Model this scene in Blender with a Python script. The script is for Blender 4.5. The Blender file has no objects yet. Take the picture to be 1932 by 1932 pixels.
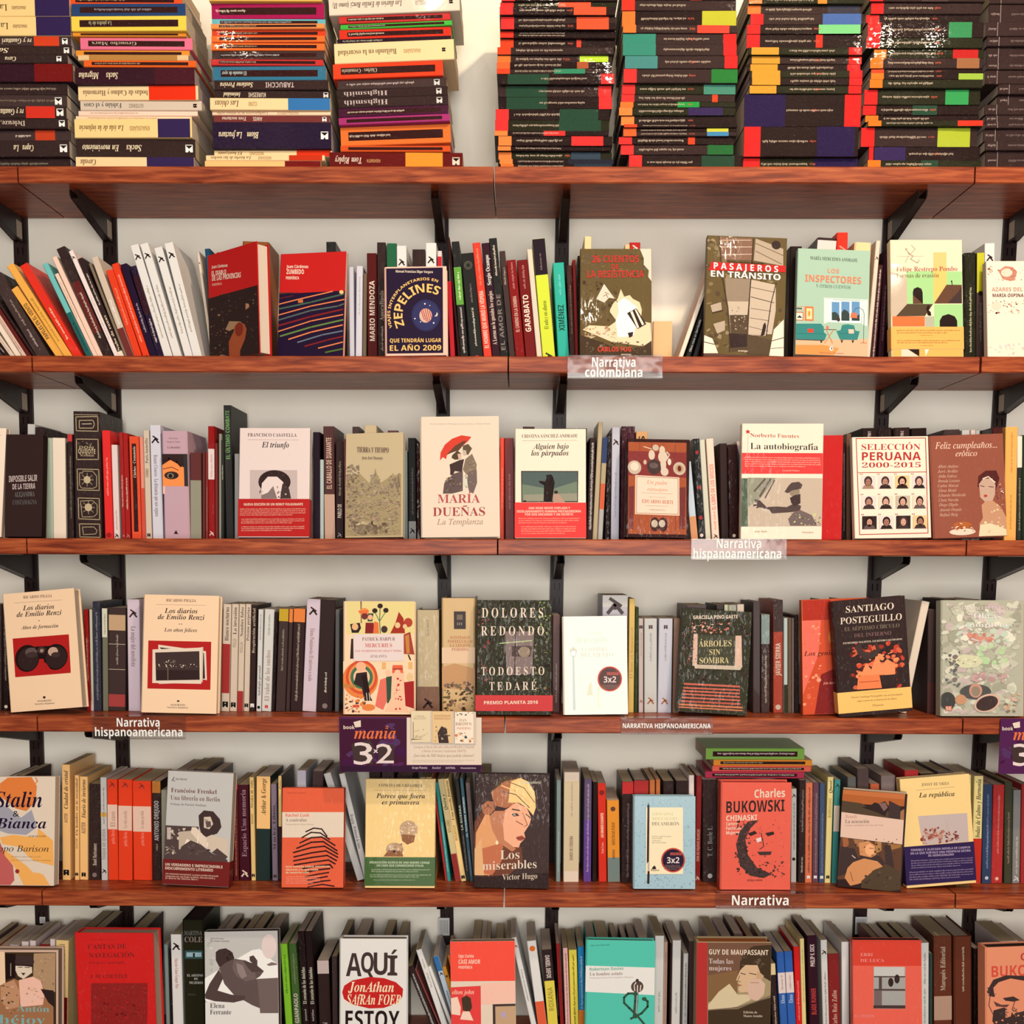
WORLD=.19
EXPO=0.17
ALB=.78
LIGHTS=[('shop_window_light',(.35,-4.3,-.6),(.1,0,-.8),2.4,1.9,120,(1,.975,.93)),
('ceiling_spot',(.9,-1.4,1.1),(.45,.1,-.5),.12,.12,30,(1,.78,.52),'DISK'),
('ceiling_spot',(-.9,-2.0,1.5),(-.5,.1,-.6),.12,.12,5,(1,.82,.6),'DISK'),
('ceiling_spot',(1.5,-2.6,1.4),(.6,.1,-.9),.12,.12,9,(1,.82,.6),'DISK'),
('ceiling_spot',(.1,-2.6,1.6),(.1,.1,-1.2),.12,.12,8,(1,.84,.64),'DISK')]
LIGHTS+=[('ceiling_lamp',(x,-3.7,z),(x*.4,.1,-.4),.1,.1,6,(1,.86,.68),'DISK') for x,z in ((-1.5,1.9),(-.5,2.1),(.4,1.75),(1.2,2.15),(2.1,1.9))]  # row of small lights added to scatter glints over the wrapped stacks
CARD1='''p 413 632 1185 1135 1185 1135 1585 632 1585
n 660 1200 1120 1560 30 60 525,414,536
p 313 640 1540 1700 1540 1690 1585 640 1585
r edc 1138 1175 1703 1532
t edc 660 1262 745 26 k book
p edc 735 1210 790 1195 792 1245 750 1250
t e74 740 1335 1055 92 ki manía
p 433 720 1375 860 1340 900 1420 880 1530 740 1520
p 433 930 1370 1040 1380 1040 1500 920 1520
t edd 738 1530 880 170 p 3
t edd 885 1442 922 34 k x
t edd 905 1520 1040 150 p 2
t b98 1190 1406 1645 20 p Compra 2 libros del sello editorial Booket o Austral
t b98 1250 1436 1585 20 p y llévate el tercero totalmente GRATIS
t a87 1190 1472 1645 22 p ¡Son más de 500 títulos que podrás obtener!
~ cba 1180 1490 1650 1515 2
t cbc 1178 1562 1292 16 k Grupo Planeta
t cbc 1330 1562 1395 18 ki booket
t cbc 1430 1562 1505 14 k AUSTRAL
t cbc 1545 1562 1660 12 k PlanetadeLibros'''
CARD2='''n 1750 1200 2200 1560 30 60 525,414,536
t edc 1768 1272 1850 26 k book
p edc 1845 1218 1900 1205 1902 1250 1858 1256
t e74 1850 1345 2165 92 ki manía
p 433 1830 1385 1970 1350 2010 1430 1990 1540 1850 1530
t edd 1848 1540 1990 170 p 3'''
MINI=[(1172,1125,1328,1362,'''r edb 1172 1125 1315 1362
t a98 1205 1172 1268 14 s CARLOS
t a98 1190 1190 1285 16 s RUIZ ZAFÓN
l 766 5 1187 1210 1187 1340
p 876 1172 1335 1270 1340 1172 1345
n 1190 1260 1300 1340 12 16 dba,cb9,eca''','small pale book cut-out with lamp post, left of three on the purple card'),
(1330,1128,1495,1368,'''r ec9 1330 1128 1478 1368
t a64 1345 1170 1465 16 s SANTIAGO
t a64 1345 1190 1465 14 s POSTEGUILLO
p 433 1380 1368 1370 1290 1400 1240 1440 1260 1455 1368
n 1335 1230 1475 1360 14 14 987,ba8,654''','small sandy book cut-out with dark figure, middle of three on the purple card'),
(1500,1132,1660,1372,'''r fed 1500 1132 1640 1372
n 1505 1132 1640 1160 8 12 344,687
t a86 1535 1205 1590 20 s DAN
t a86 1505 1235 1628 24 s BROWN
t c76 1515 1265 1620 18 s INFIERNO
n 1502 1290 1640 1360 20 16 d86,c74,ec9,455''','small cream book cut-out with red landscape, right of three on the purple card')]
HANDLES=['hand-and-jungle cover','diagonal light streaks cover','shell planet cover','peach cover','burning fire cover','sepia street cover','turquoise sofa cover','mint arches cover','watercolour figures cover','edge-cut cream cover','plain black cover','gold-framed leather spine','pink eye spine','curly head photo cover','sepia landscape cover','red umbrella cover','dark painted man cover','wooden floor cover','plain red cover','saluting man cover','twelve portraits cover','tiara woman cover','binoculars cover','night snapshot cover','medieval kings cover','sandy army spine','dark ivy cover','glaring street lamp cover','red bench cover','orange flame cover','burning books cover','glossy still life cover','paint strokes cover','reading woman cover','striped head cover','curly babies cover','blond profile cover','dotted pencil cover','salmon bearded cover','painted peasants cover','wavy hair cover','capped soldier cover','large red cover','dark doorway spine','white sheets cover','brushed capitals cover','drawn couple cover','snake sword cover','pensive woman cover','bench photo cover','laughing face cover']
WRAPPED={4,5,18,19,21,11,13,16,17,26,28,29,30,31,36,34,35,40,42,49,27,46,38}
STACKS='''
S -72 205 0 99
20 -6 200 322 '~ .1 .8 887
29 -4 200 322 'Capra .58 .68 fec 'La .5 .55 fec 'M .93 .97 fff
20 -4 200 433 b .68 .86 c42 '~ .5 .64 edc
18 -6 200 322 'Deleuze, .4 .62 dcb 'M .93 .97 fff
21 -8 200 322 b .64 .9 d32 're y Guattari .38 .62 fec 'M .92 .97 fff
21 -8 200 433 '~ .1 .9 876 'M .9 .95 fff
21 -7 200 322 '~ .1 .9 a98
31 4 202 312 b .66 1 711
15 -2 200 322 'Cava .44 .54 fec 'M .9 .95 fff
16 0 205 322 'Sacks .25 .45 fec 'M .93 .98 fff
17 -2 205 433 b .68 .9 d42 're y Guattari .4 .66 fec 'M .92 .98 fff
33 -2 207 fd9 b .7 1 325 'KNAUSGÅRD .5 .62 864 'La muerte .2 .46 431
30 -3 207 fd9 b .7 1 325 'KNAUSGÅRD .5 .62 864 'La muerte .2 .46 431
31 -7 207 fd9 b .7 1 325 'KNAUSGÅRD .5 .62 864
30 -7 207 fd9 b .7 1 325 'KNAUSGÅRD .5 .62 864
S 145 212 0 99
20 0 212 fda b .6 1 325 'Caveda .04 .17 531
33 0 213 322 'Sacks .42 .55 fec 'En movimiento .05 .36 fec 'M .93 .97 fff
33 -1 211 fd9 b .71 .985 325 'KNAUSGÅRD .47 .64 a85 'La isla de la infancia .04 .42 531
8 -1 208 fdb '~ .1 .7 a86
9 4 214 fdc '~ .1 .5 a86
17 8 218 dcb 'GUTIÉRREZ .4 .52 987 'Fabián y el caos .03 .34 333 'bk .93 .96 211
25 5 216 fda b .59 .98 e31 'bodas de Cadmo y Harmonía .04 .58 432
29 3 213 312 b .67 1 412 'Sacks .26 .36 fec 'Migraña .03 .2 fec
12 20 200 e62 B '~ .1 .5 ca8
10 9 197 ec9 b .1 .9 b84
11 3 203 e93 B
21 12 200 e79 B 'Groucho Marx .1 .5 cba
7 0 202 e93 B
26 0 205 fd5 B 'La piedra de la .15 .35 bb9
22 1 202 247 B '~ .2 .7 99a
18 -9 204 e52 B '~ .08 .5 ca8
12 -13 204 d32 B '~ .08 .7 ca8
14 -13 204 d32 B '~ .08 .7 ca8
14 -14 204 c22 B
S 388 209 0 99
13 0 208 fc8 b .69 1 711
10 2 213 fda b .7 .98 c31 'MODIANO .44 .55 a85 'La hierba de las noches .04 .38 531
11 15 212 fda b .7 .99 d31 'MODIANO .3 .42 a85 'El horizonte .03 .24 531
46 15 212 213 'Blom .29 .39 fec 'La fractura .05 .25 fec 'M .92 .97 fff
13 17 206 733 'AMIS .34 .42 dcb 'Tren nocturno .07 .28 edc 'M .94 .98 fff
7 14 212 fdb 'HOUELLEBECQ .55 .73 a86 'Configuración de la última orilla .04 .47 753
21 12 214 fda b .65 1 37b 'CLINE .32 .39 a85 'Las chicas .04 .24 531
15 20 205 322 'KUREISHI .29 .44 dcb 'Intimidad .07 .22 fec 'M .95 .98 ddd
17 19 204 322 'Sostiene Pereira .05 .34 fec 'TABUCCHI .45 .7 cbb
25 16 202 379 B 'El mundo de ayer .08 .3 cdd
11 14 200 c33 B '~ .08 .4 dba
15 15 201 433 B '~ .08 .6 bbb
13 15 202 f73 B '~ .1 .4 ca8
11 16 202 f73 B
11 16 203 d42 B '~ .08 .4 ca8
9 16 202 f95 B '~ .08 .4 ca8
12 16 202 6bc B '~ .08 .7 abc
27 15 201 a15 B '~ .04 .3 edc
28 13 200 fc6 B '~ .04 .4 cba
14 12 202 9bc
S 622 222 2 2
30 0 239 611 b .57 .85 e93 'Tom Ripley .04 .24 edc 'HIGHSMITH .28 .38 c96 'M .93 .97 edc
11 20 197 d52 B
33 20 198 e73 B '~ .08 .45 dcb
13 18 199 a37 B
16 18 196 413 B '~ .08 .6 dcb
17 18 196 322 'Highsmith .05 .45 cbb 'M .9 .94 ddd
16 17 196 322 'Highsmith .05 .45 cbb 'M .9 .94 ddd
17 16 195 433 '~ .08 .7 cbb 'M .88 .94 ddd
26 9 196 f42 B 'Chirbes · Crematorio .08 .4 cba
35 12 213 fda 'KNAUSGÅRD .58 .72 a85 'Bailando en la oscuridad .03 .52 431 'bk .9 .93 211
9 16 202 212 '~ .05 .4 bba
17 20 199 d32 B '~ .08 .4 dcb
9 22 199 4b4 B '~ .08 .4 cdc
13 20 198 c33 B '~ .08 .4 dcb
32 3 232 edc 'PIGLIA .66 .74 876 'Los diarios de Emilio Renzi (tomo II) .03 .56 322 'bk .92 .95 211
32 1 232 edc 'PIGLIA .66 .74 876 'Los diarios de Emilio Renzi (tomo II) .03 .56 322 'bk .92 .95 211
30 0 232 edc 'Los diarios de Emilio Renzi (tomo II) .03 .56 322
S 932 204 0 99
9 12 200 P e73 b .66 1 234
9 10 205 P f84 b .6 1 223
13 8 204 P f84 b .64 .9 345
8 7 202 P f84
17 8 204 P f84 b .64 .92 d33
9 1 204 P f84 b .43 .62 d33
20 2 204 P e33 b .56 .93 243
20 3 204 P e33 b .56 .9 243
21 8 203 Q e33 b .07 .43 243
19 7 203 Q e33 b .07 .43 243
18 10 204 Q e33 b .07 .43 243
9 5 204 P d42 b .5 .77 386
12 5 204 P e63 b .7 .8 a53
13 6 204 P e73 b .72 .97 bd3
13 6 207 P e42
14 11 206 P e42 b .66 .7 d43
8 11 205 P e32
7 11 205 P e32
11 12 204 P e33 b .66 .94 e53
12 12 204 P e33 b .66 .94 e53
14 10 205 P e33 b .64 .92 e53
11 11 206 P e33 b .5 .78 e53
11 13 206 P e33
9 15 205 P e33
9 15 205 P e33
S 1168 206 0 99
26 18 204 P e33 b .64 .93 243
17 3 202 P e33 b .77 1 263
13 -1 207 P e33 b .6 .66 d42
8 7 202 P f63 b .74 .93 48b
7 7 202 P f63 b .74 .93 cc4
6 8 202 P e42
16 3 205 P f84
14 -1 206 P f84 b .6 .9 325
10 1 205 P f73 b .5 .69 294
13 3 203 P e33 b .8 .85 d42
17 4 203 P e33 b .72 1 487
24 6 203 P e33 b .77 1 273
22 8 200 Q e22 b 0 .29 488
20 4 202 Q e22 b 0 .29 387
19 4 202 Q e22 b 0 .29 387
14 4 203 P f73 b .65 .93 e43
27 3 203 P f73 b .7 1 bb3
18 2 203 P e32
11 2 203 P e32 b .6 .7 a32
9 1 203 P e32 b .68 .9 d33
9 1 203 P e32
S 1400 208 0 99
21 3 206 R e22 b .62 1 214
52 2 204 R e22 b .64 .97 214
56 2 208 T e22 b 0 .35 214
14 10 199 Q e22 b 0 .24 d93
13 10 200 Q e22 b .02 .27 d93
13 10 200 Q e22 b .02 .27 d93
13 6 202 Q e22 b .03 .27 d93
13 10 200 Q e22 b .02 .27 d93
13 6 202 Q e22 b .03 .27 d93
24 4 205 P d22 b .6 .66 c32
16 4 205 P d22 b .62 .98 7c8
19 10 200 P c22 b .64 .98 46a
15 5 203 P f73 b .7 .98 334
13 6 203 P f73 b .6 .68 d83
11 6 203 P f73 b .6 .68 d83
9 7 203 P e42
S 1624 210 0 99
15 11 204 P e72 b .47 .62 243
25 15 199 Q 211 b 0 .04 d22 b .05 .33 325
33 0 208 P e22 b .66 .94 ab3
10 10 204 P e72 b .78 1 d32
12 7 203 P e72
17 2 207 P d22 b .43 .64 243
26 3 207 P d22 b .7 .9 395
15 10 200 P e72
11 12 200 P e72 b .78 1 9b4
9 14 198 P d42
18 11 200 P e72 b .77 .97 964
16 18 195 P e72 b .72 .95 b22
18 3 206 P d22
27 5 205 P d22 b .7 .9 385
14 3 200 P c22
19 10 196 P d22
21 6 204 P d22 b .45 .68 433
14 4 204 P c22
S 1852 206 0 99
32 8 206 I 1
16 4 206 I 1
22 2 206 I 1
11 3 206 I 1
13 4 206 I 1
18 2 206 I 1
17 26 190 I 1
17 24 190 I 1
24 0 206 I 1
12 0 206 I 1
28 2 206 I 1
16 0 206 I 1
24 -4 206 I 1
34 4 206 I 1
24 3 206 I 1
14 3 206 I 1
'''
COVERS='''
@ 380 400 4.83
F 75 1313 535 1313 498 268 50 355 w38 t30 c22 edc 'red and dark jungle cover with a hand, standing open beside lined striped cover
p 322 0 735 510 668 535 1313 75 1313
n 75 700 520 1300 90 16 543,433,654,222
n 80 850 240 1100 14 14 a86,986,543
p a86 215 1030 250 960 350 980 380 1010 250 1050
p 976 80 1290 180 1250 260 1290 250 1313 90 1313
p a53 250 1313 245 1150 290 1060 300 1010 340 985 390 1010 410 1060 395 1150 350 1250 350 1313
e 832 340 1050 38 65
p b86 400 820 430 830 435 860 400 880
t fed 95 468 235 26 k Juan Cárdenas
t fed 95 530 222 38 k EL DIABLO
t fed 98 578 355 46 k DE LAS PROVINCIAS
t fba 98 622 185 20 k PERIFÉRICA
F 695 1313 1285 1300 1335 340 725 370 w9 t12 c22 edc 'red topped cover with diagonal coloured light streaks
p 213 690 740 1315 708 1290 1300 695 1313
l 622 9 715 780 840 755
l e85 10 712 832 900 785 1200 715
l 465 14 715 875 1000 815 1300 740
l e85 10 705 930 1000 850 1305 790
l 566 13 710 975 1000 890 1250 850 1300 830
l 822 14 710 1025 1000 945 1290 880
l e85 10 705 1078 1000 985 1290 928
l 684 14 725 1120 1000 1040 1290 975
l e85 11 800 1148 1000 1085 1285 1022
l 678 12 880 1175 1100 1110 1285 1075
l 822 12 945 1210 1150 1155 1285 1125
l e85 10 1065 1228 1285 1175
l 573 13 1130 1265 1285 1235
e fc8 1283 722 20 18
r c74 885 790 930 820
p 433 695 735 700 730 900 722 720 745
t fed 780 500 980 28 k Juan Cárdenas
t fed 780 555 940 42 k ZUMBIDO
t fed 775 605 895 26 k PERIFÉRICA
@ 740 400 4.83
F -65 1325 503 1325 495 505 -75 525 w0 t26 fcb dba 'black cover with gold arched lettering and a pink striped shell planet
p 213 -48 1305 463 1305 460 518 -57 538
t edc 30 572 368 22 k Manuel Francisco Sliger Vergara
a fc7 302 960 322 200 70 24 VIAJES INTERPLANETARIOS EN
a fc7 302 960 212 205 60 78 ZEPELINES
e 336 305 960 132 145
e 224 305 960 124 137
e 336 305 960 120 133
e dba 302 962 58 65
l b33 7 260 915 290 1000
l b33 7 275 905 310 1015
l b33 7 295 900 325 1020
l b33 7 315 902 340 1010
l b33 7 335 915 355 985
p edc 405 930 415 950 405 970 380 968 398 955
e fff 203 990 6 6
e fff 255 1020 5 5
e fff 375 1030 7 7
e fff 295 855 7 7
e fff 340 870 4 4
t fc7 -22 1205 445 34 k QUE TENDRÁN LUGAR
t fc7 -22 1280 445 48 k EL AÑO 2009
@ 1050 400 4.83
F 882 1322 1045 1322 1065 885 882 880 s150 w0 t14 ec9 dba 'plain peach coloured cover standing far back against the wall
F 215 1325 868 1325 870 345 222 342 w0 t16 653 cba 'brown cover with a burning fire and torn flag under red lettering
n 235 370 840 640 60 30 654,653,764,543
n 235 640 560 1000 70 26 543,653,432
p edc 765 345 868 345 868 640 840 600 845 540 800 490 800 430
p fdb 490 900 520 840 560 800 590 710 620 780 670 765 700 800 760 830 780 900 770 1000 860 1020 868 1200 780 1230 500 1190 240 1080 300 1040 480 1050 550 1000 490 920
n 240 1050 560 1180 50 22 cb9,edc,a86,ca8
p fff 560 830 620 790 680 830 740 880 740 1000 700 1140 560 1150 540 1000 570 920
p edc 440 660 545 800 480 790 440 835 365 800
l 432 6 440 660 560 830
l 543 5 430 775 460 760 470 790
l 543 5 445 740 480 755
p 322 645 930 730 885 820 1030 740 1075
p fed 675 920 695 908 755 1060 738 1068
p fed 715 900 727 893 800 1030 782 1042
p 322 650 1110 700 1100 695 1140 665 1155
p 432 215 1320 225 1130 400 1190 560 1260 780 1240 868 1180 868 1320
n 250 1180 820 1310 60 20 654,876,432,543
t c33 330 468 755 62 k 26 CUENTOS
t c33 505 530 570 44 k DE
t c33 285 605 800 62 k LA RESISTENCIA
t d43 375 1280 680 42 k CARLOS FUG
t edc 590 1312 680 10 k EDICIONES
@ 1300 400 5.52
F 150 1508 985 1508 1022 265 190 287 w0 t18 653 edc 'sepia photograph cover of a curved wooden street seen from above
n 170 300 980 1480 160 40 764,875,653,986,543
p 865 300 300 660 290 650 520 340 530
l dcb 6 330 330 640 310
l dcb 6 335 400 650 380
l 432 6 480 290 490 520
l dcb 6 340 480 650 455
p ba9 690 290 980 380 980 560 670 520
l 653 7 690 340 980 450
l 653 7 690 420 960 540
p 987 370 720 635 715 600 1300 420 1310 390 1000
p ba9 640 720 880 760 840 1000 800 1300 610 1300
p cba 640 720 900 760 900 1030 860 1280 615 1290
l 543 6 640 800 890 840
l 543 8 640 900 880 950
l 543 5 640 1020 850 1040
l 543 5 630 1120 830 1140
l 543 5 625 1210 820 1250
p cba 390 960 620 950 610 1090 400 1100
l 432 12 310 290 345 720 400 1020 420 1300 420 1480
l 322 10 665 290 640 720 610 1080 600 1480
l 322 9 905 740 850 960 800 1300
p 543 420 1100 610 1090 600 1440 440 1480
n 420 1080 600 1260 26 14 ba9,322,987
p 322 410 1290 600 1290 600 1420 430 1440
p 543 600 1290 860 1340 830 1500 600 1500
p 322 740 1310 770 1180 790 1160 800 1200 780 1290
n 430 1000 520 1080 8 8 322,211
p fed 150 1320 240 1350 300 1500 150 1508
l 543 9 150 1390 260 1410
p fed 880 1230 985 1120 985 1508 830 1508
l 543 8 860 1350 985 1310
l 543 6 850 1430 985 1415
p 432 235 1050 330 960 350 1060 240 1090
p ba9 220 1010 330 970 340 1050 240 1080
p ba9 250 1200 370 1160 370 1260 290 1300
e 322 905 345 48 45
p c22 205 640 1005 556 1003 620 205 650
p c22 205 640 230 560 1005 556 1003 625
t 211 400 555 775 16 k Diana Ospina Obando
t fff 255 630 925 64 k P A S A J E R O S
t fff 225 712 950 62 k EN TRÁNSITO
t edc 505 1475 605 18 k arango
F 1105 1505 1860 1508 1885 395 1135 412 w0 t18 acb dcb 'pale turquoise cover with a teal sofa, armchair and window
p eb9 1105 1505 1860 1508 1862 1320 1108 1360
p e95 1108 1505 1500 1506 1560 1430 1400 1400 1109 1410
r cdd 1398 905 1862 925
p dee 1402 920 1500 920 1480 1000 1480 1150 1400 1180
p dee 1780 920 1862 915 1855 1190 1800 1170 1790 1000
r eff 1465 930 1790 1160
r 69c 1482 948 1562 1140
r 69c 1582 940 1668 1140
r 69c 1690 935 1775 1135
p 344 1482 1140 1482 1060 1520 1050 1562 1090 1562 1140
p 344 1582 1140 1582 1060 1610 1020 1650 1040 1668 1070 1668 1138
p 344 1690 1135 1690 1100 1740 1090 1775 1060 1775 1135
e 433 1552 1128 18 24
l 344 3 1552 1100 1540 1060
r c62 1110 1010 1190 1058
r eed 1114 1015 1186 1053
r 577 1114 1020 1178 1045
r c52 1110 1070 1190 1155
r fed 1116 1078 1182 1148
p 344 1120 1130 1150 1100 1180 1130
r e74 1203 1007 1294 1155
r fda 1220 1025 1280 1140
e d93 1248 1080 12 30
p 388 1112 1190 1370 1180 1398 1210 1402 1270 1430 1290 1410 1350 1112 1355
l 266 4 1115 1290 1400 1285
p d43 1232 1238 1290 1236 1292 1276 1234 1278
r 544 1112 1350 1400 1358
p 432 1360 1355 1385 1350 1380 1380 1368 1380
l 644 6 1400 1238 1530 1236
l c85 8 1425 1240 1490 1378
l c85 8 1500 1240 1410 1378
r e76 1425 1200 1450 1235
p 388 1575 1240 1590 1185 1650 1175 1715 1185 1730 1240 1775 1245 1750 1335 1570 1340 1530 1250
l 266 4 1570 1275 1735 1268
p fcb 1655 1228 1712 1226 1715 1270 1660 1272
p 432 1575 1345 1600 1342 1592 1370 1582 1370
p 432 1690 1342 1715 1338 1708 1368 1698 1368
l 555 4 1712 1050 1730 1010 1770 995 1810 1020 1822 1060 1815 1365
p e75 1685 1052 1740 1052 1750 1108 1675 1106
l c85 6 1785 1365 1850 1363
e fff 1478 1437 20 22
p 422 1470 1425 1490 1425 1485 1455
t 866 1350 1487 1610 12 s Ediciones Tusquets
t 676 1260 520 1750 34 s MARÍA MERCEDES ANDRADE
t e97 1440 648 1560 42 k LOS
t e86 1208 750 1790 70 k INSPECTORES
t 798 1320 805 1678 34 s Y OTROS CUENTOS
@ 1582 400 5.52
F 545 1505 1308 1505 1285 293 555 285 w0 t20 fec dba 'cream cover with surreal mint building, arches and dark roofs
p cba 553 600 720 680 720 945 600 1075 553 1075
r ad9 720 605 995 945
r fc7 995 420 1130 940
r fc8 995 415 1130 600
r ad9 1130 610 1290 750
p 643 1000 940 1130 745 1288 748 1290 940
p 433 1140 935 1250 820 1288 760 1290 940
p 543 600 1073 720 943 990 945 905 1070
p 211 780 942 780 820 790 785 830 768 870 785 882 825 884 942
p 643 780 942 780 850 884 942
r ad9 1000 948 1300 1185
r bba 905 1075 1000 1185
p 211 1058 1186 1058 1120 1085 1070 1150 1050 1215 1075 1240 1120 1242 1186
r f74 560 1073 902 1180
p 211 930 1060 925 1020 915 1000 935 955 955 965 945 1010 965 1030 970 1068 945 1068
l 211 8 1183 708 1188 745
e 211 1182 712 8 10
p 543 1185 750 1195 830 1180 770
t a44 612 605 1240 48 s Felipe Restrepo Pombo
t 764 612 670 1052 46 s Formas de evasión
l ba9 10 730 400 745 430 790 450 760 480 830 520 850 490
l ba9 8 740 450 705 515
l ba9 7 710 380 760 430 810 380 770 340
e ba9 718 380 12 12
l cba 4 625 452 895 452
t fff 1080 480 1120 10 s  
r fb6 553 1425 1305 1505
p edc 650 1425 720 1425 830 1503 648 1503
p 211 720 1425 840 1425 840 1503
p fed 900 1425 945 1425 905 1500
part belly_band fb6 553 1185 1305 1423
~ 863 605 1210 1265 1260 2
~ 863 850 1268 1020 1282 1
~ 863 605 1320 1265 1365 2
~ 863 850 1378 1020 1392 1
F 1560 1485 2300 1485 2280 490 1520 485 w0 t18 fed dba 'white cover with upside down reddish watercolour figures, partly cut by frame
n 1530 540 1600 660 16 14 a54,c87,864
p c87 1650 590 1720 540 1800 550 1850 600 1830 690 1780 700 1700 680
e edc 1740 610 60 45
n 1640 560 1930 700 30 13 a65,c98,864,ecb
n 1550 900 1960 1050 60 14 b65,c98,754,ecb
e edc 1640 960 50 40
e 322 1640 1035 12 10
t c98 1585 808 2150 40 k AZARES DEL CUERPO
t 633 1595 868 2100 34 k MARÍA OSPINA PIZANO
n 1570 1340 1960 1470 20 24 dcc,edd
@ 0 740 4
F -540 1105 8 1105 50 285 -500 285 w0 t14 fed dba 'cream cover mostly outside the frame at the left edge, third shelf
l c87 3 -400 340 10 340
F 20 1102 325 1107 310 342 55 325 w0 t22 322 211 'plain black cover with grey lettering at the left end
t cbb 68 655 278 44 k IMPOSIBLE SALIR
t cbb 95 712 265 40 k DE LA TIERRA
t 777 110 770 262 38 s ALEJANDRA
t 666 95 832 280 38 s COSTAMAGNA
F 565 1112 768 1105 745 150 553 150 w0 t130 Sp 322 322 'thick black leather spine embossed with five gold frames
r ba8 565 172 735 176
l ba8 6 575 190 735 185 738 290 578 290 575 190
l ba8 6 600 215 700 212 712 240 700 268 600 270 600 215
l dcb 5 620 240 690 238
l ba8 6 578 350 738 348 742 495 580 500 578 350
n 590 360 725 410 10 8 876,ba8
t cb9 592 455 720 34 k QUIJOTE
t ba8 610 475 710 14 k DE LA MANCHA
t ba8 600 418 705 18 k DON
l ba8 6 583 572 745 570 750 728 586 730 583 572
l ba8 5 600 600 625 600 625 585 700 585 730 620 730 700 700 715 615 715 600 690 600 600
e cb9 658 650 26 28
l cb9 3 610 650 706 650
l cb9 3 658 600 658 700
l cb9 3 620 615 696 685
l cb9 3 620 685 696 615
l ba8 6 590 792 750 790 755 955 594 955 590 792
l ba8 5 608 815 700 808 735 840 735 910 705 935 620 940 608 815
e cb9 668 862 28 30
l cb9 3 616 862 716 862
l cb9 3 668 812 668 915
l cb9 3 630 826 706 900
l cb9 3 630 900 706 826
l ba8 6 598 995 755 990 760 1095 602 1100 598 995
l ba8 5 622 1020 710 1015 735 1040 725 1070 630 1080 622 1020
F 1240 1112 1430 1112 1418 298 1222 298 w0 t135 Sp cab cab 'wide pink spine printed with a large painted eye
r 322 1224 475 1420 720
p f95 1228 560 1290 520 1395 580 1400 720 1232 720
l 311 14 1230 530 1280 510 1340 535 1370 570
l 622 5 1235 590 1300 575 1350 600
e 432 1298 638 54 30
e 322 1298 638 54 24
e 876 1290 640 26 20
e 111 1290 642 14 16
p 333 1390 480 1420 480 1425 720 1395 720
r fcb 1228 720 1248 778
r 211 1228 780 1240 1110
t 977 1280 360 1350 12 s Santiago
t 977 1262 388 1365 14 s Noguera Salas
t 755 1268 432 1365 16 s La Rendida
p 322 1312 1075 1330 1048 1345 1078
@ 483 740 4
F -135 1105 400 1110 412 282 -120 285 w0 t18 edd ccc 'white cover with a cropped photo of a curly head and red band
t 433 -60 348 308 26 s FRANCISCO CASAVELLA
l 987 2 -60 372 325 372
t 222 45 430 250 44 ki El triunfo
r cbb -45 600 312 816
e 322 140 690 122 90
p edd 45 700 90 650 160 650 205 690 215 740 180 816 60 816 40 760
p 877 40 790 90 770 130 720 160 816 40 816
p 433 200 700 250 740 265 816 180 816
n 150 720 260 810 16 12 cbb,433,766
n 20 720 60 790 6 8 322
part belly_band b22 -132 818 405 1102
t edc -90 868 355 18 k NUEVA EDICIÓN DE UN DEBUT FULGURANTE
~ eba -120 885 375 945 4
~ eba -110 962 365 1005 3
~ eba -110 1020 365 1062 3
F 665 1110 1113 1110 1108 312 682 335 w6 t16 cb9 dcb 'sepia engraved landscape cover with trees on a hill
p a97 682 640 780 620 860 700 900 600 940 690 1010 640 1095 620 1100 1100 670 1100
n 680 560 780 1090 160 17 765,876,987,987
n 780 680 1090 850 140 18 987,ba8,876,a98
n 700 820 1090 1090 260 16 876,a97,987,b98,ba8
n 860 620 940 720 22 13 a98,987
n 1000 610 1090 720 26 13 876,987
n 680 980 1000 1090 40 26 765,654,876
n 740 990 930 1020 12 22 ba8,cb9
l 765 5 1075 640 1085 720
l 987 4 900 590 902 640
t 644 765 465 1000 38 s TIERRA Y TIEMPO
t 655 800 515 955 20 s Juan José Manauta
e 433 875 1000 8 14
F 1245 1108 1840 1108 1832 195 1235 200 w0 t30 edc edc 'tall cream cover of an embracing couple under a red umbrella
t a99 1312 258 1770 9 s Por la autora de El tiempo entre costuras y Misión Olvido
p d43 1388 530 1392 470 1425 410 1480 365 1550 340 1625 352 1600 385 1555 425 1545 410 1500 430 1480 460 1440 490 1435 520 1410 505
p 643 1435 490 1500 420 1560 385 1590 380 1555 425 1530 455 1480 470
p 543 1480 490 1520 455 1550 480 1550 520 1500 525 1475 510
p dba 1520 480 1550 480 1550 520 1530 530
p 654 1560 420 1600 405 1630 440 1600 490 1560 470
p cba 1555 450 1585 455 1590 490 1565 495
p 433 1460 560 1530 530 1570 520 1560 570 1555 620 1500 610 1485 640 1465 640 1465 600
p 655 1490 630 1560 610 1560 760 1480 780 1410 780 1420 700 1460 660
n 1420 650 1560 770 24 18 876,655,987,543
p 876 1580 520 1630 480 1665 560 1660 620 1590 640 1560 600
p 766 1600 620 1665 600 1668 700 1640 780 1610 770 1590 700
p ddc 1560 640 1590 650 1600 740 1570 730
n 1570 520 1650 740 20 14 987,766,a98
t b55 1370 850 1690 66 s MARÍA
t a44 1335 948 1728 66 s DUEÑAS
t a87 1365 1012 1712 42 si La Templanza
@ 966 740 4
F 22 1108 558 1110 562 287 30 282 w0 t14 fed cba 'cream cover with a dark painted man on a cloudy field, red band
t 433 80 350 500 26 s CRISTINA SÁNCHEZ-ANDRADE
l 987 2 82 372 495 372
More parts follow.
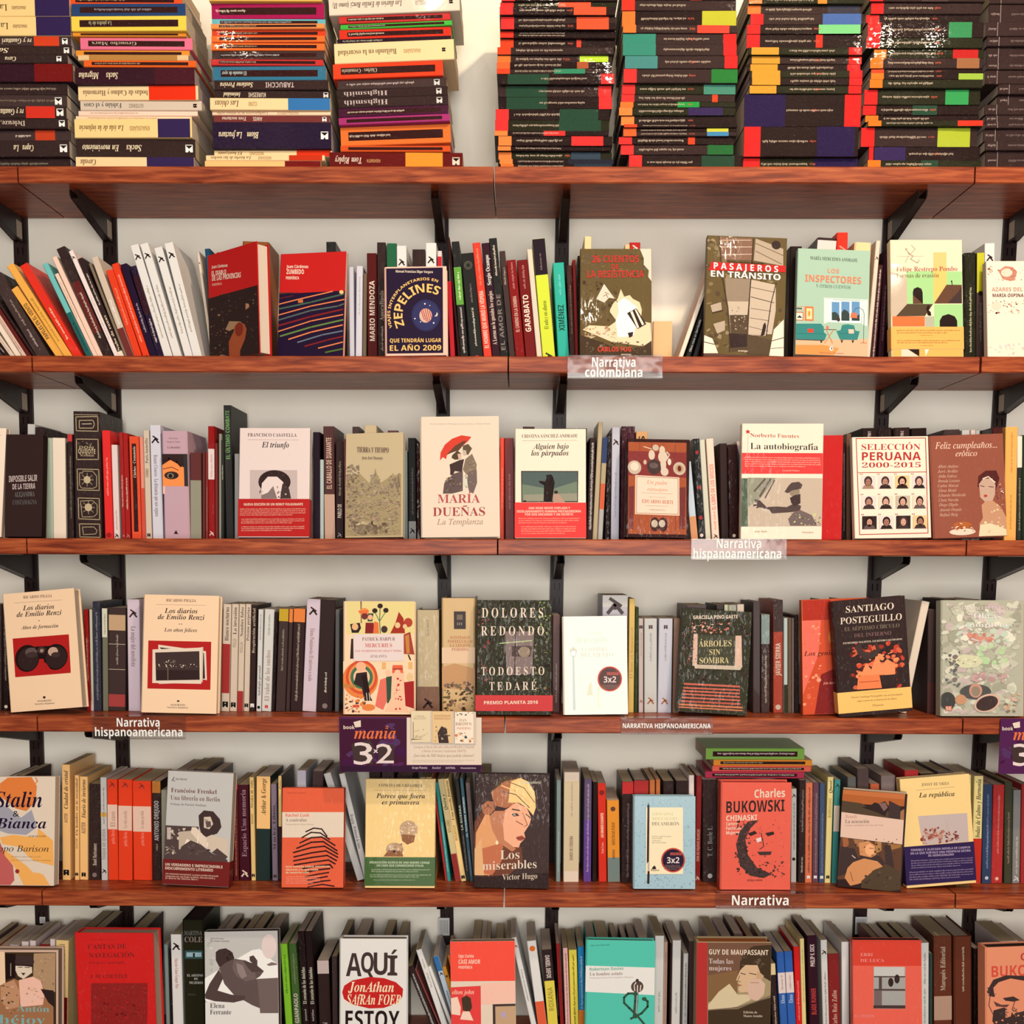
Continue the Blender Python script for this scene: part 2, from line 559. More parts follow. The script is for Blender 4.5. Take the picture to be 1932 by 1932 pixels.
t 222 165 435 432 42 ki Alguien bajo
t 222 150 485 432 42 ki los párpados
p 211 72 600 503 603 500 838 72 836
p 566 78 606 497 608 494 830 78 830
p 787 78 700 300 740 494 680 494 830 78 830
p 998 90 780 494 770 494 830 90 830
p 211 240 836 245 710 210 690 205 675 255 680 265 650 260 632 300 628 312 645 325 690 318 740 310 800 305 836
p b98 315 836 312 790 330 770 360 780 400 836
e 322 335 762 15 12
p 211 72 836 100 820 120 836
part belly_band e44 24 840 558 1106
t edc 128 890 440 17 k UNA ROAD MOVIE CHIFLADA Y
t edc 38 915 522 17 k DESOLADORAMENTE HUMANA PROTAGONIZADA
t edc 100 938 462 17 k POR DOS ANCIANAS Y UN SECRETO
~ fa9 50 950 510 1000 3
~ fa9 70 1012 480 1080 4
F 855 1108 1325 1105 1345 352 862 378 w0 t28 311 433 'wooden floor cover with crockery and a framed title plate
p a53 875 402 1318 378 1312 1080 878 1085
p 833 875 470 1316 455 1316 650 875 655
l 733 3 960 400 960 1080
l 733 3 1050 395 1050 1080
l 733 3 1140 395 1140 1080
l 733 3 1230 395 1230 1080
e cba 922 592 50 52
e edc 922 585 30 32
e cba 1262 582 48 50
e b97 1262 582 32 30
e 622 1262 582 14 22
e cba 1080 432 24 24
e dcb 1050 490 24 38
e dcb 1130 450 22 34
e dcb 1135 500 36 46
l dcb 8 1165 460 1185 480 1170 510
e cba 1000 548 12 18
e edc 1185 535 14 26
e dcb 1138 560 22 50
e 433 1068 580 52 58
e 655 1066 570 34 22
e dcb 1148 612 30 32
l dcb 6 990 430 1050 445
p 733 880 740 920 730 915 1050 885 1050
p 733 1250 730 1310 720 1300 1040 1260 1040
e 422 1075 1010 35 52
e 422 1135 1010 35 52
e cba 1072 1005 24 28
e cba 1128 1003 24 28
r fdc 928 650 1260 940
l a75 4 938 660 1250 658 1250 930 938 932 938 660
t c75 1018 712 1168 30 si Un padre
t c75 1018 762 1168 26 si extranjero
l a86 2 975 780 1210 778
t a86 1030 812 1155 10 si una novela de
t b64 978 855 1212 28 s EDUARDO BERTI
l a86 2 1010 875 1170 873
t 876 1035 908 1155 10 s IMPEDIMENTA
@ 1449 740 4
F 300 1106 553 1108 568 318 310 320 w0 t16 Bk c22 a22 'plain bright red shrink-wrapped cover peeking out behind another book
F -205 1098 403 1103 430 222 -187 235 w0 t20 fed dcb 'white cover with a saluting bearded man in a cap
p c33 -145 275 -138 290 -125 285 -135 297 -128 312 -145 303 -160 312 -155 296 -165 285 -150 288
l a66 2 -145 300 -147 455
t b54 -128 335 240 30 b Norberto Fuentes
t 222 -128 425 385 48 b La autobiografía
p e44 -190 455 423 448 418 606 -195 612
~ fba -170 478 400 560 5
t fba 110 590 240 14 s Leonardo Padura
r cba -148 640 415 1005
r 565 -203 645 -150 1005
p 998 -148 640 60 640 -60 800 -148 860
l 655 14 20 650 -60 780
l 655 14 -20 650 -100 740
l 655 10 50 660 -20 790
p 544 -100 800 -60 810 -10 860 60 855 140 860 200 830 250 850 240 890 150 900 30 908 10 880 -60 862 -90 870 -80 850 -110 855 -110 840 -80 838 -100 810
p 766 165 1000 150 950 190 900 240 880 330 920 370 1000
n 170 900 400 1000 40 12 655,aa8,dd9,877
e 987 200 740 40 42
p 544 125 745 155 700 180 675 235 668 262 690 250 720 180 735 150 755
p 433 165 790 200 770 245 760 245 830 200 855 175 830
t a86 -100 1048 -10 14 s Stella Maris
t a86 255 1056 340 14 s Narrativa
F 655 1105 1232 1106 1205 338 635 345 w0 t18 fed ca9 'white cover with red frame and twelve small portrait photographs
l b33 6 665 355 1187 352 1208 1072 690 1076 665 355
t b33 705 440 1148 46 s SELECCIÓN
t b33 708 518 1152 60 k PERUANA
t b33 708 572 1152 38 s 2000-2015
l b33 5 680 610 1195 608
g 700 622 109 110 4 3 128 152
F 1245 1105 1808 1102 1768 325 1220 335 w0 t26 954 433 'brown cover with white script lettering and a woman in a tiara
t fdc 1262 430 1725 48 si Feliz cumpleaños...
t fdc 1415 488 1575 42 si erótico
t dba 1278 572 1432 22 si Albert Andreu
t dba 1280 608 1430 22 si Javi Avilés
t dba 1280 645 1425 22 si Abilio Estévez
t dba 1282 680 1445 22 si Brenda Lozano
t dba 1280 716 1435 22 si Carlos Marzal
t dba 1284 752 1420 22 si Elena Medel
t dba 1284 788 1490 22 si Eduardo Mendicutti
t dba 1286 824 1435 22 si Clara Nuvola
t dba 1288 860 1432 22 si Diego Olguín
t dba 1290 898 1460 22 si Antonio Orejudo
t dba 1292 936 1430 22 si Rafael Reig
p 522 1580 720 1585 640 1640 600 1720 600 1745 660 1715 760
p ca9 1590 700 1620 660 1690 660 1715 710 1712 780 1690 840 1640 840 1600 800
l edc 8 1620 660 1660 645 1712 690
l 522 5 1600 712 1630 720
l 522 5 1665 720 1700 725
e b43 1640 790 14 10
p c97 1610 860 1640 830 1700 830 1760 880 1800 960 1808 1090 1600 1090 1595 1000 1620 960
p edb 1600 1010 1680 1000 1800 1050 1806 1098 1590 1098
n 1620 880 1790 1080 22 16 edb,dba,c98
n 1720 700 1790 900 30 9 edc,533,a76
e edc 1465 1060 100 26
e b63 1465 1010 70 28
n 1380 990 1550 1060 24 14 c74,edb,843,fed
@ 0 0 1
@ 0 1060 4
F 75 1158 622 1150 558 250 12 268 w5 t28 fdb cba 'cream cover with black binoculars on a red rectangle
t 644 175 310 392 22 s RICARDO PIGLIA
l a87 2 108 338 470 335
t 322 172 398 410 38 ki Los diarios
t 322 125 445 465 38 ki de Emilio Renzi
e 544 294 482 4 4
t 433 160 540 440 28 ki Años de formación
p b22 95 605 520 597 535 888 115 896
e 211 205 760 92 102
e 211 420 762 92 98
r 211 205 675 420 770
p b22 280 850 320 800 345 800 380 850 340 890 290 892
e 322 212 765 78 86
e 322 425 765 80 84
e 655 235 715 45 34
e ca9 400 720 38 34
e 433 240 735 44 22
e 433 420 745 34 20
e 433 312 705 30 26
e a87 315 708 14 14
n 120 680 520 850 30 8 433,322,544
r 322 325 1052 343 1068
t 655 280 1092 390 14 s ANAGRAMA
t 655 262 1112 412 12 s Narrativas hispánicas
F 1060 1140 1632 1142 1655 252 1082 250 w0 t26 fdb edc 'cream cover with a night snapshot stacked on a red rectangle
t 644 1255 302 1480 22 s RICARDO PIGLIA
l a87 2 1178 325 1555 325
t 322 1242 388 1492 38 ki Los diarios
t 322 1190 435 1545 38 ki de Emilio Renzi
e 544 1355 470 4 4
e 544 1372 470 4 4
t 433 1240 528 1488 28 ki Los años felices
p b22 1120 598 1595 600 1588 962 1113 960
p edc 1195 628 1555 672 1562 890 1530 885 1200 860
p 322 1205 648 1540 685 1548 880 1400 870
p dcb 1170 700 1535 640 1530 905 1200 925
p edc 1152 665 1525 645 1520 918 1150 918
p 433 1172 688 1505 672 1508 888 1178 900
p 322 1178 820 1500 815 1505 884 1182 896
n 1190 770 1490 800 28 7 edc,fed
n 1240 740 1330 770 16 7 edc,cba
l a98 3 1268 800 1268 890
r 322 1337 1045 1355 1056
t 655 1286 1086 1400 14 s ANAGRAMA
t 655 1262 1104 1420 12 s Narrativas hispánicas
@ 483 1060 4
F 655 1162 1198 1165 1205 312 668 308 w0 t30 fdb 423 'medieval illustration cover with kings, knights and a rainbow ring
p ed9 690 310 1203 315 1200 555 690 555
e e84 790 900 135 140
p fdb 655 760 700 760 660 860
e d53 800 880 120 130
e e95 800 880 100 108
e 475 800 880 85 90
e fca 800 880 62 66
p 322 760 850 840 840 850 1000 880 1060 820 1060 800 960 740 930
p 211 800 870 840 860 870 1060 830 1060
l fed 4 835 1000 840 1060
l fed 4 855 1000 860 1060
e fb9 795 800 38 36
p e76 940 900 1000 880 990 1060 960 1130 900 1100
p 354 985 880 1040 870 1045 1060 990 1080
e fca 1000 850 22 26
p fca 1030 840 1120 840 1150 1150 970 1140 1020 1040
n 1040 870 1110 1130 18 14 c44
p e64 1035 790 1110 790 1115 850 1030 850
l 322 5 1035 820 1110 818
e fca 1072 850 24 26
p a22 1120 920 1195 910 1195 1120 1130 1100
e ec9 1165 880 26 32
n 670 1010 840 1150 36 18 944,422,e84,533,c73
e e84 850 1110 50 26
r d53 730 1090 780 1110
l c84 24 665 940 740 950
r eb7 955 768 985 820
r eb7 1155 768 1185 820
l 322 8 802 310 802 470
l a76 6 805 320 800 470
p 354 850 400 895 400 885 460 850 460
e fb9 870 430 18 20
p 822 835 470 895 470 900 550 830 550
e e95 825 390 36 30
e 733 828 420 24 26
p e74 780 380 860 375 850 400 790 400
p 322 718 480 790 470 800 510 780 545 730 545
e eb8 755 500 24 26
p e74 900 460 930 470 935 550 890 550
l 475 6 945 360 940 460 945 550
l 475 5 905 390 940 460 985 390
e 322 945 345 20 18
e 322 905 380 20 18
e 322 988 378 20 18
e 433 975 520 24 26
p a32 1060 470 1085 390 1120 440 1130 550 1020 550
e ec9 1075 490 20 22
e b43 1155 470 32 34
e ec9 1130 500 16 18
p a43 1120 560 1170 540 1200 710 1120 705
p c84 1130 570 1160 560 1165 700 1140 700
l 322 10 1155 715 1170 750
p 322 725 590 740 590 740 740 715 740
r edd 742 555 1120 758
t 744 808 605 1055 26 s PATRICK HARPUR
t c43 828 655 1032 30 s MERCURIUS
t c66 752 690 1105 16 s O EL MATRIMONIO DE CIELO Y TIERRA
t 765 865 732 992 20 s ATALANTA
F 1405 1126 1652 1128 1660 262 1405 262 w0 t135 Sp db8 543 'wide sandy spine with black emblem and painted army
r eca 1406 640 1658 760
p c96 1405 790 1500 760 1655 800 1655 950 1405 950
n 1410 890 1650 1120 80 22 764,543,865,432
r 322 1498 365 1588 500
r 765 1520 390 1565 430
t a98 1520 470 1562 20 s III
t b64 1470 575 1618 22 s SANTIAGO
t b64 1450 605 1636 22 s POSTEGUILLO
t b64 1465 635 1620 22 s LA LEGIÓN
t b64 1480 665 1608 22 s PERDIDA
e ca8 1541 1076 20 20
@ 966 1060 4
F -265 1152 295 1160 305 292 -260 290 w0 t24 332 322 'dark ivy covered house cover with thin white capitals and red band
n -258 300 300 1140 500 15 322,311,221,432,211
n 90 420 300 1000 70 16 564,776,453,875
n -258 330 -160 940 34 14 a44,844,322
n 200 300 300 560 30 14 9a5,685,776
p 877 -50 530 170 530 150 850 -40 860
p 544 0 640 160 640 140 720 0 720
e 987 95 685 45 40
l 433 8 30 530 20 850
l bc9 8 -90 620 150 600
t edc -225 425 240 76 s D O L O R E S
t edc -230 560 245 72 s R E D O N D O
t edc -230 860 245 64 s T O D O  E S T O
t edc -170 972 185 64 s T E  D A R É
part belly_band c22 -263 1010 232 1128
t edc -210 1076 195 24 k PREMIO PLANETA 2016
F 390 1145 872 1140 868 400 375 402 w0 t28 fed db9 'glaring white cover with a street lamp and round sticker
t bcb 598 542 680 26 s CARLOS
t bcb 485 605 720 40 s RUIZ ZAFÓN
t bba 525 668 720 30 s LA SOMBRA
t bba 520 712 762 32 s DEL VIENTO
p bba 432 660 462 635 492 660 480 710 448 710
r fff 448 668 478 700
p abb 456 710 470 710 482 1110 462 1110
n 480 850 800 1100 16 16 ded,eec
p cca 565 1000 580 920 600 900 610 1000
r dd9 650 930 658 1100
part sticker c43 e 738 878 92 94
e 533 738 878 82 84
t d65 715 850 805 34 ki manía
t edd 692 905 785 44 k 3x2
~ a87 680 920 800 955 4
F 1240 1122 1770 1165 1810 385 1285 345 w0 t24 332 322 'dark garden cover with white capitals and a red bench, tilted
n 1260 400 1790 900 260 18 322,311,432,221
n 1350 450 1640 540 60 14 c76,b65,dba
p dba 1370 540 1400 540 1400 780 1360 780
p dba 1685 560 1730 560 1735 790 1680 790
p cba 1370 770 1740 790 1720 820 1380 800
n 1360 540 1420 780 12 12 c98,dba,876
p 443 1402 545 1685 560 1680 785 1396 770
n 1290 480 1370 780 30 10 c76,a54,433
l c65 14 1300 915 1715 945
l c65 12 1295 945 1715 972
l c65 12 1290 968 1715 998
l c65 12 1288 992 1715 1024
l c65 12 1284 1018 1718 1050
l b54 14 1275 1045 1720 1078
l c75 14 1262 1070 1735 1105
l c75 10 1258 1090 1738 1128
t edc 1367 430 1702 26 k GRACIELA PINO GAETE
t dc9 1408 638 1655 46 s ÁRBOLES
t dc9 1488 700 1570 42 s SIN
t dc9 1415 765 1635 46 s SOMBRA
@ 1449 1060 4
F 262 1152 770 1155 760 288 255 288 w0 t30 Bk d53 db6 'orange red flame cover half hidden behind a dark book
r b32 258 290 470 440
p f76 258 440 400 440 380 700 300 900 262 1000
p 822 400 850 520 800 520 1150 350 1150
n 260 450 400 1100 40 20 fa8,e75
e e84 480 570 26 50
t 621 270 705 520 36 ki Los genios
t fa9 415 925 520 18 ki Julio Ramón
l db6 22 247 300 252 1150
F 535 1178 1088 1165 1028 298 480 302 w0 t26 322 211 'black cover with burning books under white capitals, yellow band
n 620 620 1030 980 80 34 c43,a32,622,d64
n 660 700 980 900 50 30 e75,f96,d53
p f96 700 870 740 780 780 830 820 720 860 800 900 760 960 800 960 880
p 433 650 650 700 630 720 690 770 700 830 680 830 730 740 760 690 720
p 433 800 620 830 640 850 700 820 700
p f85 680 875 840 870 860 975 670 975
l a43 5 690 920 840 920
p 322 840 880 970 878 970 975 880 978
n 540 640 620 960 16 20 322,433
t edc 588 392 948 50 s SANTIAGO
t edc 545 475 1008 50 s POSTEGUILLO
t 876 575 528 990 28 s EL SÉPTIMO CÍRCULO
t 866 650 580 928 28 s DEL INFIERNO
t edc 565 625 1010 14 s ESCRITORES MALDITOS, ESCRITORES OLVIDADOS
part belly_band fc7 523 985 1086 1145
l c94 2 720 1002 915 1002
t 864 625 1038 1015 14 s Nuestro Santiago Posteguillo con un fascinante
t 864 670 1068 972 14 s viaje a través de la historia de los libros
t 975 788 1110 872 16 s Planeta
F 1292 1160 1940 1170 1915 290 1315 292 w0 t30 bba 544 'glossy still life cover with bowls and fruit, wrapped in plastic
n 1310 300 1900 1150 420 60 ccb,bba,aa9,ddc,cbb
n 1420 340 1850 620 50 40 eed,dcc,cdc
n 1500 520 1700 600 20 30 d98,c87
n 1560 600 1800 800 24 40 cdb,bda
e ddb 1490 735 120 50
n 1400 700 1580 770 40 12 eec,ccb,998
n 1310 650 1450 930 24 30 666,777,877
e 555 1560 970 120 60
e c98 1560 960 50 56
e 987 1560 965 34 40
e 444 1345 1040 60 70
e c97 1445 1030 44 40
e dba 1650 1060 105 70 20
e 433 1648 1062 88 56 20
n 1750 960 1910 1140 20 26 ca8,dba,876
n 1500 820 1800 900 20 36 b99,caa
r c65 1325 1080 1375 1118
t edc 1330 1112 1370 26 k SE
t edd 1460 358 1815 24 s GUADALUPE DUEÑAS
t eee 1545 420 1740 40 s Obras
t eee 1480 480 1830 30 s completas
@ 0 0 1
@ 0 1380 4
F -160 1190 405 1188 420 367 -150 367 w4 t20 edc cba 'white cover with orange and lilac paint strokes and black handwriting
p e84 0 420 60 375 240 370 280 440 270 560 200 630 120 610 60 560 0 520
l e84 8 270 375 285 400 260 430
p aab 0 580 60 600 160 680 240 620 280 750 200 810 60 800 0 780
p fb6 0 830 100 810 280 830 290 760 400 850 405 1040 240 1000 150 900 20 880
p fb6 0 900 60 940 200 1040 330 1110 375 1185 180 1186 100 1030 0 960
p edc 120 900 240 990 340 1100 250 1090 120 960
p c66 0 860 40 970 100 1040 110 1150 80 1186 -60 1186 -80 1000
t 213 -40 600 318 120 ki Stalin
t 322 98 672 145 46 si &
t 213 -30 760 350 80 ki Bianca
t 543 210 825 345 12 ki AGIR BUSTER
t 322 -60 935 368 46 si Popo Barison
t 765 85 978 305 9 si UNA ABUELA DE ARMAS TOMAR Y UNA NIÑA
t 765 85 1005 385 9 si UNA NIÑA QUE DE ACCIDENTE Y SORPRESA
e 933 132 1083 16 16
F 1226 1192 1725 1192 1762 335 1268 333 w3 t24 ccc ba9 'white cover with sepia photo of a woman reading, wine red band
l 322 4 1298 410 1315 380 1305 400 1320 412
t 433 1325 400 1410 16 s Seix Barral
t 622 1292 494 1636 34 b Françoise Frenkel
t 755 1288 550 1660 34 s Una librería en Berlín
t 766 1288 590 1558 16 s Prólogo de Patrick Modiano
p 544 1248 745 1500 745 1500 900 1400 1000 1232 1000
r cbb 1260 760 1290 850
n 1250 755 1400 860 22 16 dcb,877,987
n 1240 890 1330 970 20 12 dcb,a98,877
p cba 1350 790 1500 770 1520 860 1440 950 1350 920
p fed 1410 840 1470 870 1440 900 1395 880
p 433 1505 740 1500 660 1540 620 1610 625 1660 680 1672 740 1640 790 1560 820 1520 800
p dcb 1540 670 1590 665 1610 720 1580 760 1540 750
p 655 1550 700 1590 700 1595 740 1560 750
l 544 5 1545 690 1570 695
p edc 1450 750 1480 750 1560 830 1570 880 1540 900 1440 790
p dcb 1560 820 1600 800 1720 830 1720 960 1600 930 1560 890
l fed 8 1500 800 1490 880 1560 905 1570 860
p 544 1600 935 1640 900 1720 960 1700 985
p 544 1330 1000 1370 900 1440 850 1520 880 1600 940 1718 985 1718 1000
n 1400 880 1600 990 16 20 655,433
part belly_band 722 1228 1000 1722 1190
t edc 1248 1050 1682 20 k UN VERDADERO E IMPRESCINDIBLE
t edc 1248 1078 1610 20 k DESCUBRIMIENTO LITERARIO
t dba 1248 1116 1650 12 k «Un testimonio excepcional. La prosa perdida del pasado
t dba 1248 1134 1626 12 k compuesta por una mujer en Berlín, cielo derretido y
t dba 1248 1150 1500 12 k el diario de Helène Berr»
@ 483 1380 4
F 190 1175 660 1182 672 428 208 428 w0 t22 e64 c54 'coral cover with a black striped head silhouette
r edc 203 608 670 798
t e65 230 642 408 22 k Rachel Cusk
t 866 228 678 388 24 s A contraluz
t a98 228 705 440 12 s Traducción de Marta Alcaraz
t a43 240 468 385 10 s Libros del Asteroide
l 311 10 380 755 440 728 500 735 540 790
l 311 10 350 800 420 760 490 765 560 815
l 311 11 335 840 420 800 500 795 600 860
l 311 11 310 880 420 835 510 830 615 900
l 311 11 285 912 420 875 520 865 620 925
l 311 11 288 945 420 915 530 900 620 950
l 311 11 285 975 420 950 540 935 610 975
l 311 11 290 1005 430 985 550 970 600 1000
l 311 11 350 1035 450 1015 560 1005 580 1030
l 311 11 360 1065 460 1045 560 1035
l 311 10 370 1095 480 1075 550 1065
l 311 10 385 1125 480 1105 540 1095
l 311 10 395 1150 500 1130 560 1125
l 311 10 390 1175 500 1155 590 1170
t edb 225 1025 560 15 k Una novela sobre nosotros,
t edb 225 1048 470 15 k silencios y lo que nadie
t edb 225 1070 400 15 k de nosotros sabe
~ fa9 225 1085 480 1150 4
F 820 1188 1348 1188 1348 365 825 368 w0 t20 fd9 dc9 'yellow cover with two curly baby heads and green band
t 544 925 425 1248 22 s CONCITA DE GREGORIO
l a87 2 890 452 1290 450
t 211 905 510 1272 36 ki Parece que fuera
t 211 948 558 1228 36 ki es primavera
e ca8 1150 740 68 62
n 1085 685 1215 790 30 14 dcb,b98,fdb
p 964 1090 780 1200 790 1190 840 1140 860 1100 830
e ca8 1045 895 66 50
n 980 850 1110 940 30 14 dcb,b98,fdb,a76
p 964 960 950 1000 900 1100 910 1110 950
e 422 1045 912 14 9
part belly_band 463 822 955 1347 1172
t cdb 855 1003 1310 16 k INDAGACIÓN ACERCA DE UNA MADRE-CORAJE
t cdb 910 1026 1265 16 k UN CASO QUE CONMOCIONÓ ITALIA
~ bca 870 1040 1310 1070 2
~ bca 860 1080 1320 1110 2
~ bca 885 1122 1280 1132 1
F 1645 1185 2207 1222 2215 350 1650 338 w3 t30 433 544 'dark cover with a painted blond woman in profile
p 743 1648 700 1720 600 1800 700 1860 850 2000 900 2010 1010 1900 1110 1750 1110 1648 1080
p ea7 1660 780 1740 620 1850 780 1860 900 1800 1000 1760 1100 1650 1090
p c75 1700 900 1860 860 1850 1000 1780 1100 1690 1080
p eb8 1650 900 1700 820 1720 1100 1650 1095
p 543 1780 470 1810 400 1880 360 1960 370 1900 420 1840 500
p b75 1770 480 1870 400 2000 370 2080 440 2110 520 2100 620 2000 560 1880 600 1800 580
p fd9 1920 400 1990 375 2050 400 2100 480 2110 600 2090 660 2040 600 1980 560 1900 560
l fc8 8 1850 430 1950 470 2060 560
l 865 6 1840 470 1960 500 2060 600
l 865 5 1900 400 2020 450 2100 560
p b75 1700 580 1740 545 1790 550 1800 610 1760 650 1715 640
l 643 6 1725 600 1750 575 1770 600
p fb9 1870 620 1960 560 2040 600 2075 680 2060 730 2020 790 2030 830 1990 870 1980 900 1900 890 1850 820 1840 700
p c86 1800 620 1880 620 1860 720 1870 840 1960 910 1930 930 1830 860 1780 760 1760 660
l 543 8 1930 610 1985 620
l 543 6 2035 650 2070 680
p 433 1925 645 1965 640 1985 660 1940 665
p fff 1935 652 1950 648 1955 658
l b75 6 2010 640 2045 730 2020 745
l a64 6 1960 700 2010 730
p a54 1960 820 2005 810 2030 832 2000 850 1970 845
l 622 3 1960 830 2025 832
e fec 1815 858 10 16
p 322 1648 1110 2210 1100 2208 1222 1646 1186
t ddc 1995 418 2150 22 s Alianza editorial
t edc 1840 985 1985 70 s Los
t edc 1708 1060 2115 66 s miserables
t dcb 1855 1140 2120 44 s Victor Hugo
@ 966 1380 4
F 915 1158 1382 1162 1385 462 918 460 w0 t30 acd 445 'light blue dotted cover with a pencil and a white panel
n 922 465 1012 1150 90 5 79b,68a
n 1292 465 1380 1150 90 5 79b,68a
n 1012 1050 1290 1155 80 5 79b,68a
n 1012 465 1290 540 60 5 79b,def
p fec 1012 545 1290 545 1290 1048 1010 1048
l 322 16 1030 530 1025 960
l bba 14 1030 960 1030 1030
l 322 16 1030 1030 1028 1115
l 322 4 1030 510 1030 535
t cc9 1060 605 1215 22 s GIOVANNI
t cc9 1060 640 1245 22 s BOCCACCIO
t 776 1055 680 1262 26 s DECAMERÓN
t 998 1055 768 1200 11 s Edición y guía de lectura
t 998 1055 782 1130 11 s Anna Girardi
t 998 1055 800 1120 11 s Traducción
t 998 1055 815 1165 11 s Pilar Gómez Bedate
l 322 6 1050 1020 1075 985 1085 1010
e 322 1072 1000 14 12
t 322 1055 1024 1110 14 ki Austral
part sticker c43 e 1215 942 90 92
e 213 1215 942 80 82
t d65 1192 905 1280 32 ki manía
t edd 1168 965 1262 44 k 3x2
~ a87 1150 975 1270 1015 4
F 1570 1158 2098 1172 2107 365 1575 345 w0 t40 e65 b44 'salmon cover with a black engraved bearded face
t edc 1828 472 2058 60 k Charles
t 322 1615 580 2055 86 k BUKOWSKI
t edc 1615 640 1848 40 k CHINASKI
t edc 1615 675 1700 24 k Cartero
t edc 1615 708 1740 24 k Factótum
t edc 1615 742 1715 24 k Mujeres
p 433 1690 820 1720 720 1780 650 1860 640 1800 700 1760 780 1780 900 1850 1000 1960 1050 1900 1080 1800 1060 1720 980
n 1690 640 1800 1050 60 16 433,544,322,844
n 1780 640 2050 1060 60 9 644,844,433,b55
n 1800 950 2060 1080 50 14 433,322,644
n 1660 880 1720 920 8 16 433
p 322 1780 740 1830 720 1850 740 1800 760
p 322 1910 740 1970 730 1980 750 1930 765
l 433 6 1880 740 1900 840 1870 860
p 433 1850 880 1960 880 1950 905 1870 905
p edd 1840 780 1880 770 1880 800 1850 810
t 533 1775 1100 1890 14 s EDITORIAL ANAGRAMA
@ 1449 1380 4
F 525 1148 997 1222 1058 462 560 432 w14 s10 t22 322 edc 'brown and orange cover of painted peasants with a cream panel
p c74 562 436 1040 462 1032 520 560 470
p b63 558 470 1035 505 1030 560 555 540
p 543 556 520 700 540 760 580 900 600 1030 620 1026 668 552 606
p 322 760 560 800 530 830 540 880 520 905 560 880 640 820 610 700 570
p 866 830 540 880 530 900 570 870 600
p 433 910 515 1000 560 995 662 905 650
p a75 1000 600 1030 580 1028 666 998 664
p ecb 550 606 1026 668 1012 858 546 792
t c98 582 652 665 26 s Bandi
t 766 580 690 758 28 s La acusación
t a88 580 712 865 12 s Cuentos prohibidos de Corea del Norte
p 643 548 794 1012 860 997 1120 528 1100
p a75 640 810 720 820 700 880 660 860
p a64 560 800 600 800 610 850 570 880
p b85 800 830 850 835 850 900 810 920
p a74 900 850 1005 860 1000 880 920 900
p 433 548 860 650 880 680 960 600 1060 530 1080
p 433 870 860 920 860 960 1100 880 1000
p d96 680 840 750 825 800 860 810 930 770 950 690 940
p fb8 725 870 760 845 795 870 790 930 750 940 730 910
l 433 4 760 880 790 884
p 433 660 1000 690 930 770 950 830 930 880 1000 860 1020
p d96 640 980 720 955 820 980 860 1020 780 1050 760 1110 680 1140 620 1150 580 1090 600 1020
l a64 6 620 1050 640 1120
l edc 5 632 930 655 950
p 543 700 1120 800 1040 900 1010 990 1060 997 1200 900 1210 700 1170
n 700 1040 980 1190 20 18 433,654,543
n 600 810 980 960 24 14 433,543,864
F 1042 1188 1575 1175 1512 350 998 370 w0 s34 t24 fd9 cb9 'pale yellow cover with wavy hair photo and purple band
t 765 1158 425 1362 22 s JOOST DE VRIES
l a87 2 1118 455 1405 440
t 322 1138 508 1405 36 ki La república
p cbb 1130 645 1500 638 1515 852 1165 862
n 1150 730 1330 860 50 22 a65,b76,844,c98
n 1330 770 1440 850 36 16 844,733,a65
l cb9 3 1350 680 1360 855
part belly_band 325 1042 862 1570 1160
t bac 1072 905 1525 16 k TERRIBLE Y ALOCADA NOVELA DE CAMPUS
t bac 1072 930 1530 16 k EN LA QUE SUBYACE UNA PERSPICAZ SÁTIRA
t bac 1205 953 1400 16 k DEL NEONACIONALISMO
~ 98a 1075 968 1545 1040 4
~ 98a 1060 1055 1550 1130 4
@ 0 0 1
@ 0 1690 4
F -160 1252 445 1252 428 468 -150 490 w0 t30 dba 987 'sepia cover of a soldier in cap and coat
p 432 36 500 -130 505 -130 1240 430 1240 412 485
p b97 245 500 408 490 412 780 240 780
n 250 510 405 770 30 14 a87,ca8,976
p fdb -130 500 30 498 36 740 -130 760
p 211 36 510 110 510 110 680 36 700
l a98 6 75 580 75 670
p edc 110 580 230 580 235 640 210 660 170 690 130 670 110 630
p 433 105 570 115 530 160 515 230 520 250 560 235 600 110 590
l 322 10 110 590 235 590
l 544 5 130 605 160 605
l 544 5 180 605 215 605
p 433 150 645 185 645 170 665
p a75 -40 760 100 690 170 720 240 680 330 760 400 860 410 1240 -130 1240 -130 900
p fcb 135 700 240 670 300 700 330 800 320 880 150 900
p c97 0 740 100 700 140 780 140 900 60 920 0 860
p 322 300 760 400 770 410 900 360 860
n 0 740 130 960 20 16 864,dba,543
n 180 720 320 870 14 16 edc,ca8
t 8bb 120 935 370 48 s Antón
t 8bb -120 1030 340 70 s Chéjov
F 590 1252 1190 1252 1152 365 560 350 w5 t40 d22 ca9 'large red cover with dark red lettering and engraved square
t 722 670 475 958 36 s CARTAS DE
t 722 675 540 1018 36 s NAVEGACIÓN
t 822 675 585 942 18 s Ensayos y antología
t 722 685 695 968 30 s J. M. COETZEE
t a22 680 410 880 10 s Traducción
r 922 690 732 1115 1180
n 695 740 1110 1000 70 16 a22,822,b22
n 760 840 1060 1000 30 18 711,922,822
F 1405 1252 1555 1252 1538 320 1375 320 w0 t130 Sp 221 433 'wide dark spine with pale lit doorway and grey capitals
r 355 1398 560 1534 625
r 9bc 1410 575 1525 610
r 122 1460 580 1475 612
t 777 1392 440 1530 36 s MARTINA
t 988 1395 495 1532 44 s COLE
t ccc 1415 760 1535 18 s EL ASESINO
t ccc 1468 785 1498 16 s DE
t ccc 1432 815 1535 18 s MUJERES
t 555 1420 900 1480 14 s Alianza
F 1555 1252 2104 1252 2097 325 1538 350 w0 t24 ccc 655 'grey cover of a person seen from behind lying on white sheets
